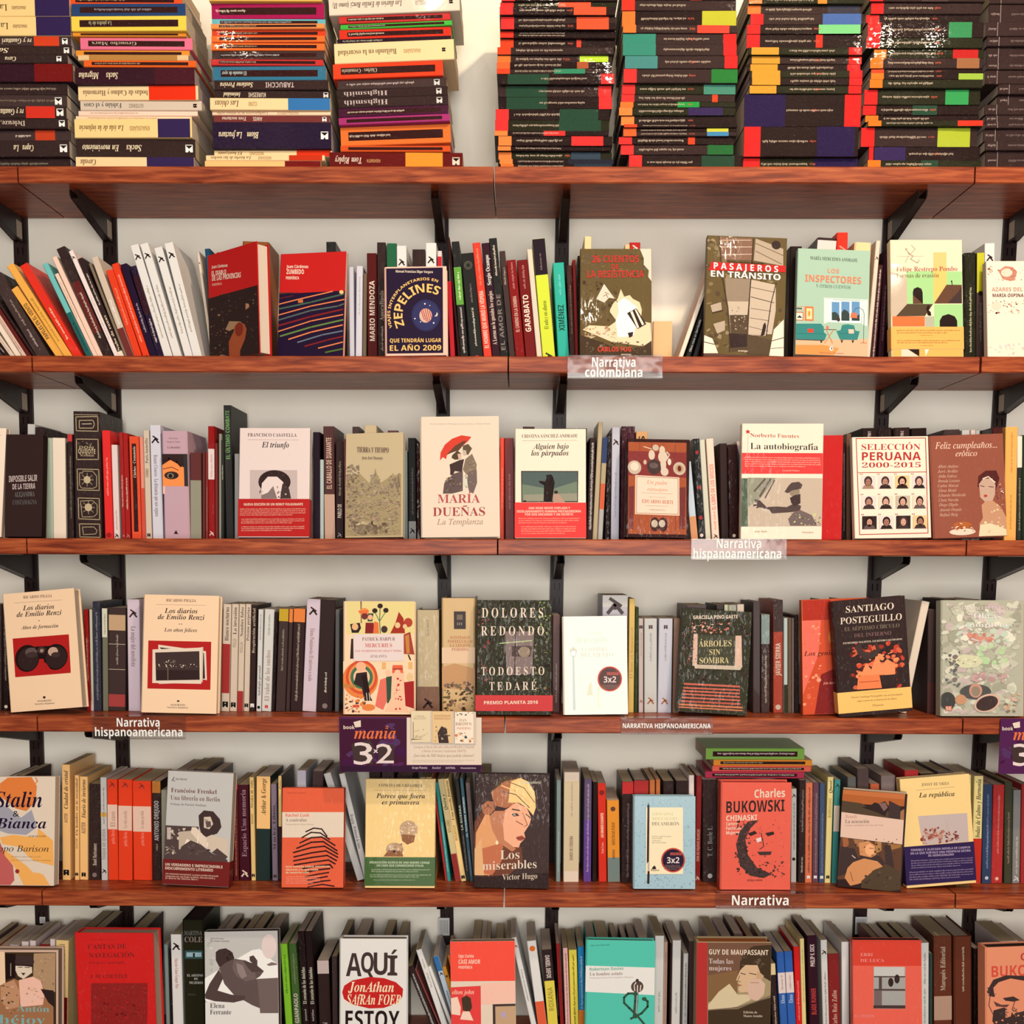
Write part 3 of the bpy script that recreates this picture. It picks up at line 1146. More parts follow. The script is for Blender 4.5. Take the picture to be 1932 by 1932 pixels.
p fff 1540 700 1700 600 1900 480 1960 470 2060 560 2095 580 2100 700 1960 760 1700 1000 1545 860
e edd 2030 450 58 95
p eee 1550 880 1900 800 2100 760 2100 1240 1555 1240
n 1550 400 1640 700 14 20 bbb,ddd
p 433 1625 500 1650 480 1700 470 1750 500 1765 545 1740 590 1680 620 1650 610 1625 560
n 1640 480 1740 600 20 14 322,433
p 655 1650 620 1700 580 1740 560 1770 550 1850 560 1930 600 1990 640 1960 680 1930 700 2000 720 2050 760 2050 960 1900 900 1760 820 1690 740
p 766 1760 560 1850 560 1920 640 1930 700 1850 720 1780 680 1750 620
p 988 1780 580 1830 600 1860 680 1820 700 1790 650
p 544 1650 630 1580 740 1545 820 1550 850 1620 870 1760 880 1840 860 1850 830 1740 820 1640 790 1680 700
p 544 1830 560 1870 620 1900 650 1990 640 1940 600 1940 560 1910 520 1880 530 1880 560 1900 580
p 877 2010 590 2050 570 2090 580 2095 590 2030 600
p 766 1940 700 2100 690 2100 960 1960 960
t 655 1588 402 1685 10 s Elena Ferrante
t 655 1588 420 1725 10 s La amiga estupenda
t 433 1585 920 1692 36 s Elena
t 433 1585 968 1742 36 s Ferrante
@ 483 1690 4
F 628 1252 1136 1252 1130 380 620 385 w0 t30 eee 876 'white cover with brushed black capitals and a red blob
t 433 672 668 790 170 k A
t 433 785 640 880 150 k Q
t 433 880 655 985 165 k U
t 433 985 660 1060 150 k Í
t 211 672 1060 1080 130 k ESTOY
p c22 645 790 660 740 720 700 850 672 960 680 1050 710 1105 760 1100 820 1060 870 960 905 850 910 720 880 660 840
t fec 690 785 1035 78 ki JonAthan
t fec 680 880 1090 78 ki SAfRAn FOER
F 1475 1252 1965 1252 1952 400 1465 405 w0 t22 edc a98 'cover with coral top and a drawn couple beside a poster
p f54 1463 405 1952 400 1956 703 1468 703
t fdc 1528 525 1642 24 k Ugo Cornia
t fdc 1528 572 1692 32 k CASI AMOR
t fdc 1528 608 1632 20 k PERIFÉRICA
p e44 1470 748 1695 738 1700 1240 1475 1240
t fcb 1480 800 1645 34 ki elton john
p fdc 1470 830 1520 820 1545 900 1540 960 1475 950
p 432 1550 830 1590 810 1620 830 1630 900 1610 940 1560 920
p fdc 1560 930 1610 930 1640 1000 1540 990
p fcb 1700 720 1955 710 1960 870 1700 880
p 433 1785 878 1962 875 1962 1200 1790 1200
p ca8 1805 895 1962 892 1962 1200 1810 1200
p bac 1840 950 1870 930 1890 960 1870 990
@ 966 1690 4
F 545 1252 1072 1252 1080 405 560 375 w0 t26 5cb 766 'mint green cover with a snake coiled sword handle
p eee 558 572 1078 602 1075 805 553 772
t 6a9 588 612 845 22 k Robertson Davies
t 866 588 650 838 26 s Un hombre astuto
t a88 588 672 920 10 s Traducción de José Luis Fernández Villanueva
t 388 595 425 740 10 k Libros del Asteroide
l 354 34 942 770 940 850 930 968
l 9aa 12 950 780 940 960
e 544 948 740 46 44
l fed 7 930 770 925 730 945 700
l fed 7 950 780 950 730
l fed 7 970 770 975 730
e 433 948 695 12 14
l 354 18 930 790 880 790 850 820 850 860 890 900 950 960 1000 1020
l 354 18 990 830 1025 850 1025 890 980 940 900 980
e 354 935 795 18 14
e 354 1000 832 18 14
F 1380 1252 1950 1252 1952 390 1400 395 w0 t40 a97 c74 'brown cover painting of a pensive woman leaning on her hand
p b33 1398 400 1478 400 1472 1250 1380 1250
p 754 1478 400 1952 395 1952 640 1478 720
p 864 1478 640 1700 600 1700 780 1478 840
p 432 1715 620 1720 540 1760 460 1820 420 1952 410 1952 680 1880 640 1800 600 1760 600
n 1730 430 1940 600 40 20 543,432,654
p db9 1720 600 1760 560 1850 560 1880 640 1850 720 1790 760 1720 765 1705 740 1720 710 1690 670
p ca8 1850 600 1900 640 1860 700 1840 660
l 543 6 1725 620 1760 630
l 543 6 1790 620 1840 630
l 864 5 1718 640 1700 680 1725 685
l a43 6 1700 708 1730 712
p dca 1480 860 1560 760 1640 700 1670 740 1700 780 1780 780 1800 820 1700 870 1560 900 1480 900
p dba 1770 720 1800 670 1870 660 1910 700 1900 780 1850 830 1790 810
l a86 5 1800 690 1860 690
p 432 1478 900 1700 890 1830 840 1952 800 1952 1250 1475 1250
l 765 8 1480 900 1700 880 1850 830 1950 790
t edc 1488 485 1930 36 k GUY DE MAUPASSANT
t dcc 1488 552 1668 38 s Todas las
t dcc 1488 602 1655 36 s mujeres
t dcb 1745 922 1850 18 s Edición de
t dcb 1745 950 1890 18 s Mauro Armiño
@ 1449 1690 4
F 645 1252 1165 1252 1155 375 635 375 w0 t22 e65 322 'salmon red cover with small grey bench photo in wrinkled wrap
p d43 637 375 1155 375 1157 570 638 570
t e99 695 498 788 24 s ERRI
t e99 695 542 875 24 s DE LUCA
r aaa 795 578 1035 895
r ccc 798 578 1028 650
r 544 798 648 1034 658
r 544 835 655 858 850
r 544 798 745 1034 758
r 766 798 758 1034 870
r 433 795 870 1035 893
r aaa 858 760 1034 868
e 322 925 695 20 34
e 322 972 670 20 34
t e88 650 960 800 20 k EL CRIMEN
F 1640 1252 2260 1252 2250 430 1645 430 w-4 t36 e97 433 'orange cover with dark printed laughing face, cut by right edge
t b44 1905 535 2200 54 k Charles
t d54 1688 650 2200 80 k BUKOWSKI
p 433 1660 740 1700 670 1800 640 1930 650 1990 680 1950 690 1830 665 1740 690 1700 730 1710 800 1670 790
n 1655 700 1720 800 20 12 433,544
p 433 1770 810 1850 800 1900 830 1850 840 1790 830
p 433 1930 810 1990 800 2010 830 1950 840
p 644 1700 830 1760 860 1820 860 1800 880 1720 870
l 644 6 1860 840 1840 900 1880 920
p 433 1700 900 1780 880 1850 930 1950 910 2000 960 2000 1100 1760 1100 1690 980
p e97 1790 900 1840 900 1830 950 1790 960
n 1700 880 2000 1080 60 14 433,544,e97
l 433 5 1680 760 1665 860 1720 980
@ 0 0 1
'''
ROWS={
1:'''
-40 -22 500 -150 fed
-22 -8 520 -150 322 '~ .1 .8 cbb
-8 8 490 -152 433 '~ .1 .8 cbb
8 21 520 -130 322 '~ .1 .9 edd
21 34 516 -120 edc '~ .1 .6 c98
34 46 500 -116 fed
46 56 500 -118 ecb '~ .1 .6 a76
56 64 480 -132 622
64 72 505 -120 322
72 100 513 -100 433 '~ .15 .35 cbb '~ .4 .7 a98
100 124 537 -97 fb5 'PAPELES EN EL VIENTO .3 .78 432
124 143 496 -119 fb5 '~ .2 .65 a83
143 161 496 -110 e32 '~ .22 .55 fec
167 178 495 -90 7cc b 0 .5 266 '~ .1 .4 222
180 188 515 -79 fdc '~ .5 .9 ca8
188 198 483 -92 fdc
199 217 464 -96 322 b .25 .7 622 '~ .2 .6 edc
219 228 471 -92 fee '~ .2 .6 ba9 '* .92 .96 322
228 238 485 -84 322 b 0 .1 fed 'Nube de ranas .1 .45 fec '~ .55 .85 edc
238 243 496 -72 876
243 256 483 -73 dcb b 0 .32 733 '~ .35 .6 fff
256 270 507 -58 e42 '~ .4 .8 f97
270 285 494 -64 e42 '~ .2 .9 fba 'o .02 .06 311
286 299 496 -61 213 '~ .3 .6 bab
299 312 500 -56 213 b .5 .9 312 '~ .2 .45 edd
312 328 460 -68 eee '* .88 .92 322 '~ .2 .65 a98
329 345 457 -67 eee '* .88 .92 322 '~ .2 .65 a98
350 366 464 -62 eee '* .88 .92 322 '~ .25 .65 a98
366 383 456 -58 eee '* .88 .92 322 '~ .25 .65 a98
386 391 460 -30 edc y126 '* .88 .92 322 '~ .2 .65 a98
391 401 454 -20 257 y128 '~ .2 .6 adb
401 408 460 -8 e67 y132
444 495 446 4 a63 y112
618 636 456 -4 222
659 668 503 0 dde
670 682 501 2 dde '~ .5 .9 bbb
683 690 515 2 765
692 712 477 0 511 'MARIO MENDOZA .2 .75 edc
713 729 457 0 322 'Apocalipsis .35 .6 ba9 '~ .1 .3 ba9
729 747 459 1 333 b .78 1 264 
748 768 463 1 eee '* .84 .88 322
779 803 470 0 322
804 824 458 0 eee '* .84 .88 322
826 834 473 0 edd b .8 .95 c23
850 859 530 -8 c23
859 866 446 -22 311
867 884 454 -18 222 b .48 .79 6a4 '~ .52 .75 efd '~ .08 .46 edd
889 913 476 -20 222 'O .85 .93 776 '~ .15 .5 ddc '~ .55 .72 877 'o .02 .06 c33
914 929 457 -23 e43 'EL HOMBRE QUE MURIÓ LA VÍSPERA .12 .6 fdc '~ .65 .95 f97
930 945 457 -22 312 'A Lorena no le gustaba los espejos .15 .6 edc 'Sergio Ocampo .65 .9 fff 
945 960 448 -23 222 'EL AMOR DE .1 .55 877 '~ .7 .95 edc
962 973 473 -20 433 '~ .7 .85 ba9
974 992 489 -19 811 'EL CAMINO EN LA SOMBRA .3 .65 dba '~ .72 .98 c88 '* .01 .05 edc
993 1013 489 -18 711 'GARABATO .3 .66 fed '~ .72 .95 c88 '* .01 .05 edc
1014 1024 469 -20 edc
1025 1049 449 -21 de4 b .71 1 212 'El aula y sus afueras .27 .5 332 '~ .75 .88 877 '* .02 .07 332
1054 1075 494 -11 3ba 'XIMÉNEZ .32 .58 132 '~ .68 .88 8dd 'o .01 .05 111
1076 1086 500 -7 422 '~ .3 .8 976
1086 1092 490 -6 822
1093 1099 482 -3 211
1101 1114 446 0 fda
1177 1186 461 0 ec9
1186 1206 457 0 b22 '* .93 .97 edc
1250 1262 460 78 fed '~ .5 .8 ca9
1263 1276 482 65 222 b .55 .95 a22 'Otra casa es inevitable .1 .4 ddd
1277 1289 490 58 333 '~ .3 .7 a88
1290 1303 478 50 c32 b .0 .3 a22 
1303 1314 470 20 511
1314 1326 465 6 611
1487 1509 464 5 211
1511 1516 478 6 322
1524 1560 449 20 322 b .6 .98 edd
1563 1592 438 6 e32 '* .84 .9 f98
1600 1632 457 14 fda
1634 1642 454 20 edc '* .84 .88 432
1642 1653 499 15 422 '~ .05 .95 edd
1654 1668 472 12 312 '~ .2 .7 866
1822 1843 476 -2 221 '~ .1 .7 cca
1844 1858 476 0 544 b .64 1 cc3 'o .61 .66 221 '~ .2 .55 887 
1859 1878 458 0 eee '* .86 .9 322
''',
2:'''
50 64 800 0 ccc
66 80 806 0 322
81 99 826 -2 bcb
99 123 826 -2 fed
126 130 835 -3 211
130 139 819 -3 322 b .93 1 c33 '~ .2 .8 887
198 213 812 -7 e33 '~ .4 .75 fa9 'o .01 .06 a22
214 225 839 -6 edd '~ .1 .3 a99 '* .02 .05 322
229 236 815 -7 a22 '~ .3 .6 edc '* .01 .05 c88
236 245 817 -6 a22 '~ .28 .58 edc '* .01 .05 c88
248 266 823 -6 e53 B 'Chirbes · Crematorio .6 .9 edc
267 274 824 -6 e98 b 0 .5 d54
275 286 812 -6 dcb 'París-Austerlitz .7 .93 431 'CHIRBES .57 .65 864 'bk .02 .05 322
288 308 802 -6 dde '* .85 .9 322 '!Renato Cisneros .55 .74 877 '!La distancia que nos separa .2 .53 766
359 380 854 -1 633 b 0 .68 998
381 386 853 0 633
387 392 853 0 833 '~ .1 .6 a87
393 405 804 -1 911 b .53 .8 edd '* .03 .07 edc '~ .55 .75 c99
406 411 836 -1 733
412 417 818 0 998
417 422 830 0 333 '~ .6 .75 ddd
423 440 764 -3 333 'EL ÚLTIMO COMBATE .6 .96 7a6
442 451 856 0 aaa
590 603 815 0 212
593 603 867 0 bcc
604 632 804 -1 533 b 0 .4 ca9 'EL CABALLO DE DIAMANTE .45 .9 dba
633 648 833 0 322 'PABLO DI .22 .36 edc '~ .45 .8 a98 '* .03 .06 aaa
649 653 828 0 844
667 680 805 0 433
689 712 802 0 cb9
733 752 812 0 522
762 769 850 -3 899
771 785 826 -2 222 b 0 .18 999 '~ .25 .7 766 '* .05 .12 222
786 793 835 0 311
943 951 826 -2 e42 '~ .3 .7 f98
953 971 826 -2 711 '~ .3 .65 b77
986 1008 805 0 433
1062 1086 808 0 322
1087 1106 808 0 322
1107 1118 826 6 322 '~ .1 .95 dcc '~ .1 .95 bbb
1118 1127 796 11 ba8
1128 1137 825 10 bbb b .3 .55 d64 b .55 .75 ba8 b .75 1 347
1139 1150 818 5 211
1151 1168 806 1 ccd '* .85 .89 432 '~ .2 .6 aab
1171 1196 804 0 412
1198 1220 814 0 da7 'S .9 .96 432
1305 1318 870 -14 cde b 0 .3 d96
1319 1331 827 -11 222 'o .03 .06 edd 'o .2 .24 a33 'o .5 .54 a33 'o .85 .88 a33
1332 1342 829 -12 ddc
1344 1358 827 -12 fdc 'EL LIBRO DE LOS OFICIOS .3 .75 d76 '~ .1 .28 d86 '* .02 .05 222
1362 1376 836 -4 322
1377 1395 838 -4 311 'o .03 .06 fed
1410 1418 831 -48 edd '~ .3 .85 333 b 0 .45 b75
1420 1432 834 -34 211
1434 1446 828 -25 322
1590 1597 836 0 211 '~ .1 .9 988
1598 1607 818 0 754
1627 1655 807 0 211 '790/1 .92 .97 cbb
1657 1684 806 0 211
1687 1718 806 0 322 '790/2 .92 .97 cbb
1720 1749 807 0 211
1780 1810 810 2 433
1816 1831 811 0 ccc
1832 1841 811 0 dcc
1842 1850 812 0 bbb
1853 1872 811 0 333
1873 1892 806 0 411
1895 1918 805 3 fb6 '~ .6 .95 c84 '~ .1 .4 c84
1919 1929 822 1 333 b .7 1 fed '~ .1 .6 aa8
1930 1944 820 0 232
''',
3:'''
-14 2 1140 0 433
2 16 1150 -4 211 '~ .3 .9 a98 'o .02 .06 edc
163 171 1150 -6 911 '~ .3 .72 dba
171 176 1150 -4 ccb b 0 .1 dcc
177 191 1135 -3 334 '~ .1 .9 889
193 203 1148 -2 776 b .72 1 ddc '~ .75 .95 887
204 236 1147 0 433 b .78 .93 ca8 b .04 .16 a44 '~ .45 .75 aa9 b .645 .65 cba b .4 .405 cba
242 265 1131 -3 dcd '* .85 .9 433 '!La mujer del novelista .4 .76 877
412 416 1150 3 ba9
417 432 1140 4 dcb b .17 .63 a33 'Blanco nocturno .66 .97 322 'bk .03 .1 111
433 446 1140 4 dcb 'La invasión .72 .97 322 'PIGLIA .6 .68 a98 'bk .03 .09 111
447 458 1140 4 dcb b 0 .19 a33 'Nombre falso .7 .97 322 'PIGLIA .55 .65 a98
459 469 1140 4 dcb 'Prisión perpetua .66 .97 322 'bk .03 .08 111
470 480 1142 4 322 'Respiración artificial .55 .97 cba 'bk .03 .08 eee
483 492 1150 4 ddd 'Antología personal .15 .45 322 '~ .7 .95 988 'o .02 .06 111
493 511 1150 6 ddd 'El valor de los sueños .1 .6 a87 '~ .75 .95 998 'bk .03 .06 c33
512 518 1155 6 211
520 538 1149 7 433 b .88 1 ca3 '~ .4 .8 998
539 546 1149 7 433 b .87 1 e84
547 569 1149 7 322 b .87 1 e84 '~ .1 .85 a98 '~ .1 .85 988
570 596 1131 9 dcd '* .87 .92 322 '!Elena Poniatowska El universo o nada .27 .74 977
598 627 1132 6 322 '~ .17 .35 ddc 'o .03 .07 877
631 639 1150 1 666
660 700 1148 0 766
786 829 1151 0 cb9 b 0 .25 865 '~ .75 .9 987 '* .05 .12 322
1042 1056 1161 1 644 '~ .1 .5 a98
1135 1183 1123 0 bbc b .9 1 ccc 'o .88 .93 433 '* .86 .96 433
1185 1196 1130 2 db6 'El llano en llamas .3 .65 b84 '~ .65 .75 a85
1197 1203 1146 2 342
1205 1214 1167 0 cbb 'bk .89 .93 433 '~ .6 .85 998 '* .1 .14 a64
1216 1240 1167 0 ccc 'bk .89 .93 433 '~ .55 .85 999 '* .1 .15 a64
1241 1267 1167 1 ccd 'bk .89 .93 433 '~ .55 .85 999 '* .1 .15 a64
1269 1281 1167 3 976
1292 1330 1142 2 544
1352 1366 1141 0 322
1367 1374 1141 0 ddb
1375 1390 1141 0 bba
1391 1404 1140 0 edc
1421 1435 1135 0 433
1437 1453 1159 0 433 b .7 1 899 '~ .1 .6 ba9
1460 1478 1132 0 a43 b .72 1 433 'JAVIER SIERRA .33 .62 dcb 'o .03 .07 cba
1479 1486 1166 0 bcc b 0 .3 332
1487 1494 1166 0 654
1495 1499 1166 0 766
1500 1508 1160 -1 211
1560 1600 1131 0 544
1697 1712 1136 44 edc
1722 1748 1150 2 433 b 0 .3 533
1750 1762 1168 2 db9 b 0 1 ca8
1763 1771 1152 0 322
1775 1800 1130 0 322
1810 1850 1131 0 433
1925 1940 1140 0 a54
''',
4:'''
4 14 1470 0 433
16 28 1466 0 544
30 44 1464 0 433
118 133 1443 -2 fc8 'Ciudad de cristal .62 .95 211 'AUSTER .5 .58 865 'bk .04 .09 111
141 149 1463 -1 fc8 'Un hombre en la oscuridad .42 .98 211 'AUSTER .3 .4 a85 'bk .03 .08 111
150 165 1466 -1 fc8 'Diario de invierno .6 .97 211 'AUSTER .45 .56 865 'bk .03 .07 111
167 189 1480 0 322 'Banti Baricomorz .15 .38 dcb 'o .03 .07 877
191 203 1467 -3 ccc '~ .55 .9 878 b .62 .66 da4 'TOQUE DE QUEDA .2 .5 988 '* .04 .14 211
204 223 1471 -3 e42 b .505 .75 ecb 'El caso .53 .68 a87 'petita lluvia .36 .5 f98 '* .93 .97 a33
224 250 1471 -1 e42 b .495 .74 ecb 'La vida sencilla .52 .69 a87 'petita lluvia .34 .48 f98 '* .93 .97 a33
251 287 1474 -3 e42 b .49 .745 ecb 'La suma perdida .52 .7 a87 'petita lluvia .35 .48 f98 '* .93 .97 a33
288 304 1474 -2 322 b .88 1 b73 'ANTONIO OREJUDO .4 .8 bbb '~ .3 .38 a98
305 316 1491 -2 998 
330 350 1455 0 544
352 366 1452 0 655
368 390 1451 0 544
392 410 1460 0 544
440 450 1481 -2 622 b .95 1 c33 '~ .05 .9 d86
452 472 1481 -3 412 'Espacio Uno memoria .25 .95 a89 '* .05 .1 edc
474 482 1467 -3 ec8 'Niveles de vida .7 .97 211 'BARNES .55 .65 a85 'bk .03 .07 111
484 510 1465 0 233 b .5 1 fc8 'Arthur & George .63 .98 211
512 524 1480 -2 878 'M.m.b.r. Libros .2 .9 322 'bk .03 .06 222
526 532 1464 -1 322 b .52 1 ec8 'Pulso .85 .98 211
560 577 1454 0 bbc '~ .3 .7 877
586 606 1455 4 433
651 671 1456 -66 ccc
672 688 1458 -50 ddd '!Bragrip | Robinson de tinta .3 .62 433
694 720 1456 0 322
722 745 1457 0 433
750 780 1463 0 322
800 810 1467 -8 dca
811 822 1467 -8 fc8
824 830 1470 -26 b33
833 842 1476 -24 399 '~ .1 .6 cdd
843 859 1468 -34 dc9 b 0 .27 933 'Quién y .7 .85 211 'BOLAÑO .48 .6 a85
860 873 1468 -34 fd9 'Una novela francesa .6 .98 211 'BEIGBEDER .4 .55 a85 'bk .02 .06 111
876 886 1470 -22 333 'LA GUERRA .5 .75 bcb '~ .1 .45 988
887 893 1468 -20 467 'EL NOMBRE ANFIBIO .4 .85 cdd '~ .05 .3 aab
894 902 1477 -16 766 '~ .2 .7 544
905 925 1462 0 544
1049 1057 1472 1 899 '~ .1 .5 bcc
1063 1092 1457 4 edc b .1 .92 dca 'DIARIO DE CÓRDOBA .2 .42 655 '~ .6 .9 a99
1101 1115 1470 2 657 b 0 .6 649 '~ .1 .95 bac
1117 1126 1476 0 211
1129 1145 1478 -2 d32 'LAS GRANDES ELEGANTES .45 .7 fec 'Benito Cerezo .29 .4 fba 'o .88 .93 822 
1147 1170 1510 -2 e93 b 0 .3 788 'DEFECTO DE FUEGO .45 .73 211 'AMBURAZA .28 .4 544 'o .87 .92 643
1172 1193 1475 1 322 b .88 1 c33 '~ .05 .8 877 '~ .05 .8 766
1194 1222 1473 1 433 b .87 1 b33
1226 1236 1472 0 c74
1238 1246 1471 0 c74
1252 1272 1474 0 322
1276 1300 1473 0 322
1300 1310 1463 0 edd
1311 1321 1464 2 822 'DON DE PÁJAROS BLANCAS .2 .5 c98 '* .02 .06 dcb
1326 1354 1471 0 322 'T. C. Boyle L. .25 .55 999 'o .04 .08 bbb
1493 1503 1489 1 bbb '~ .35 .85 666 'o .23 .27 322 '* .9 .96 433
1506 1518 1472 3 322 '~ .1 .25 cba '~ .5 .9 988
1519 1532 1477 2 d75 '~ .1 .95 533 'bk .04 .07 eee
1533 1544 1477 2 645 '~ .1 .9 988 'bk .04 .07 eee
1545 1555 1477 2 457 '~ .1 .7 889 'bk .04 .07 eee
1556 1567 1466 6 ed9 'Queer .85 .97 211 'BURROUGHS .62 .8 a95 'bk .04 .07 111
1569 1580 1471 6 499 b .5 .75 edc '* .93 .96 244
1600 1616 1466 0 666
1618 1640 1450 0 544
1643 1660 1479 0 c64
1663 1690 1463 0 877
1708 1734 1453 0 b33
1737 1765 1459 0 322
1770 1800 1455 0 544
1804 1830 1462 3 ed9
1833 1850 1464 6 ed9 b .0 .42 c32 'bodas de Cadmo y Harmonía .43 .97 211
1852 1870 1480 3 346 '~ .15 .6 89b '~ .3 .9 78a 'o .04 .07 ccd
1871 1892 1481 5 b33 b 0 .0 d64 '~ .3 .9 d88 'o .03 .06 eba
1893 1909 1475 2 443 '~ .2 .7 987
1911 1925 1491 3 888 '~ .1 .5 ccb '* .03 .07 ddd
1926 1940 1480 3 a33
''',
5:'''
-30 -18 1778 0 544
-16 -3 1784 0 a64
-1 16 1786 0 c63 '~ .7 .9 eba
17 34 1784 0 edd '~ .8 .9 322
40 53 1777 0 edd '~ .8 .9 322
56 67 1775 0 edd '~ .8 .9 322
68 73 1790 0 322
74 92 1783 0 922
94 103 1772 0 edd '~ .8 .9 322
104 129 1775 2 fd9 b 0 .44 711 'El número 11 .72 .96 211 'COE .6 .65 865
150 170 1757 0 544
172 190 1757 0 433
240 270 1758 0 433
310 317 1783 -4 899
319 322 1790 -4 211
323 343 1764 -4 eee '* .86 .92 322 '!Marcelo Cohen Gongue Mar .5 .78 b66
400 412 1765 0 544
414 430 1763 0 433
432 445 1770 0 522
455 470 1762 0 655
472 490 1760 0 333
492 500 1765 0 433
502 520 1762 0 433
528 541 1781 -13 8c3 '~ .5 .9 472
544 558 1781 -13 463 'GIANPAOLO .2 .5 dcc '~ .6 .9 886
561 574 1757 -12 211 '~ .2 .3 aaa 'El corazón de las tinieblas .35 .68 ddc
575 588 1757 -12 211 '~ .2 .3 aaa 'El corazón de las tinieblas .35 .68 ddc
598 620 1812 -6 322 b .84 1 cbb 'Carol .15 .25 bbb
624 634 1805 -4 433
640 652 1772 0 433
668 690 1772 0 655
722 738 1774 0 433
750 765 1776 0 544
766 779 1822 -60 322 '~ .1 .9 ccc '~ .1 .9 aaa
780 784 1830 -60 844
770 786 1789 -62 eee '~ .6 .75 998 '~ .8 .9 a98
796 805 1822 -56 eee
806 820 1803 -52 cde b .83 1 37b '* .76 .84 322 '~ .2 .6 347
820 831 1823 -45 d93 '~ .1 .7 643 'o .85 .9 643
831 840 1802 -42 d84 '~ .6 .9 643
868 890 1776 0 733
893 908 1777 0 544
913 924 1777 0 ca9
935 950 1781 0 411
955 963 1774 0 edd
964 974 1769 -46 eee '* .9 .94 c64 '~ .4 .7 888
993 1011 1775 -26 eee b 0 .41 e64 'o .9 .95 e73
1019 1041 1792 -15 322 b 0 .67 ed5 '!DANIEL DEFOE .7 .94 edd 'ROXANA .35 .6 a94
1049 1056 1781 -10 922 '~ .2 .95 422
1062 1071 1789 -6 ebb '~ .1 .95 422
1073 1088 1792 -5 ed5 '~ .1 .95 221
1090 1102 1787 -3 28c b 0 .35 e83 '~ .36 .9 cde
1106 1123 1777 0 3ba
1125 1148 1777 0 3ba
1155 1165 1781 0 766
1176 1186 1782 0 544
1190 1204 1781 0 655
1207 1222 1772 0 edd
1236 1253 1766 3 ddd '~ .3 .5 999
1254 1261 1778 4 b98 '~ .1 .9 655
1266 1270 1780 4 322
1271 1287 1775 5 ddd '~ .3 .5 999
1289 1298 1800 2 ccc '~ .1 .9 544
1300 1316 1776 0 433
1339 1358 1768 0 edd
1364 1380 1768 0 edd
1385 1402 1762 0 544
1410 1423 1768 0 b33
1440 1449 1780 0 654
1451 1463 1818 -9 322 b .86 1 eda '~ .2 .6 cba
1465 1479 1796 -9 36b b .56 .78 edd 'Elena .45 .54 cde '~ .6 .75 998
1480 1495 1795 -9 36b b .56 .78 edd 'Elena .45 .54 cde '~ .6 .75 998
1498 1509 1787 -6 d22 '~ .25 .65 e99
1510 1518 1772 -5 ed9 '~ .4 .9 a95
1523 1541 1765 -6 312 'PHILIP K. DICK .72 .92 edd 'BLADE RUNNER .28 .52 c44
1549 1561 1774 -5 ddd '* .87 .9 322 '~ .2 .7 877
1563 1584 1800 -3 822 'Carlos Ruiz Zafón .2 .6 dba
1588 1602 1777 -1 eee
1603 1608 1782 0 322
1655 1668 1779 0 733
1672 1690 1781 0 766
1694 1710 1779 0 544
1714 1733 1778 0 544
1737 1753 1779 1 ddd '~ .6 .9 888 '~ .1 .55 799
1755 1761 1800 1 344
1763 1797 1766 0 632 b .23 .45 b98 'Marqués Editorial .5 .9 cba
1800 1834 1766 0 632 '~ .5 .9 cba
1838 1850 1790 0 211
1888 1921 1775 0 edd
1925 1940 1780 0 544
''',
}
import bpy, math, random, re
from mathutils import Vector, Matrix
RND=random.Random(7)
C=bpy.context.scene.collection
# ------------------------------------------------------------ camera
F_PX=2069.45; PCY=1243.2; TH=.09224; CAMY=-2.16187; CAMZ=-.74105; YAW=-.00485; ROLL=.00221
fw=Vector((math.sin(YAW)*math.cos(TH),math.cos(YAW)*math.cos(TH),-math.sin(TH)))
r0=Vector((math.cos(YAW),-math.sin(YAW),0)); u0=r0.cross(fw)
rt=r0*math.cos(ROLL)+u0*math.sin(ROLL); up=u0*math.cos(ROLL)-r0*math.sin(ROLL)
CAM=Vector((0,CAMY,CAMZ))
def ray(x,y): return (fw+rt*((x-966)/F_PX)+up*((PCY-y)/F_PX))
def atY(x,y,Y):
    d=ray(x,y); return CAM+d*((Y-CAM.y)/d.y)
def atZ(x,y,Z):
    d=ray(x,y); return CAM+d*((Z-CAM.z)/d.z)
def atP(x,y,o,n):
    d=ray(x,y); return CAM+d*((o-CAM).dot(n)/d.dot(n))
cd=bpy.data.cameras.new('camera'); co=bpy.data.objects.new('camera',cd); C.objects.link(co)
M=Matrix((rt,up,-fw)).transposed().to_4x4(); M.translation=CAM; co.matrix_world=M
cd.sensor_width=36; cd.lens=36*F_PX/1932; cd.shift_y=(PCY-966)/1932; cd.clip_start=.05
bpy.context.scene.camera=co
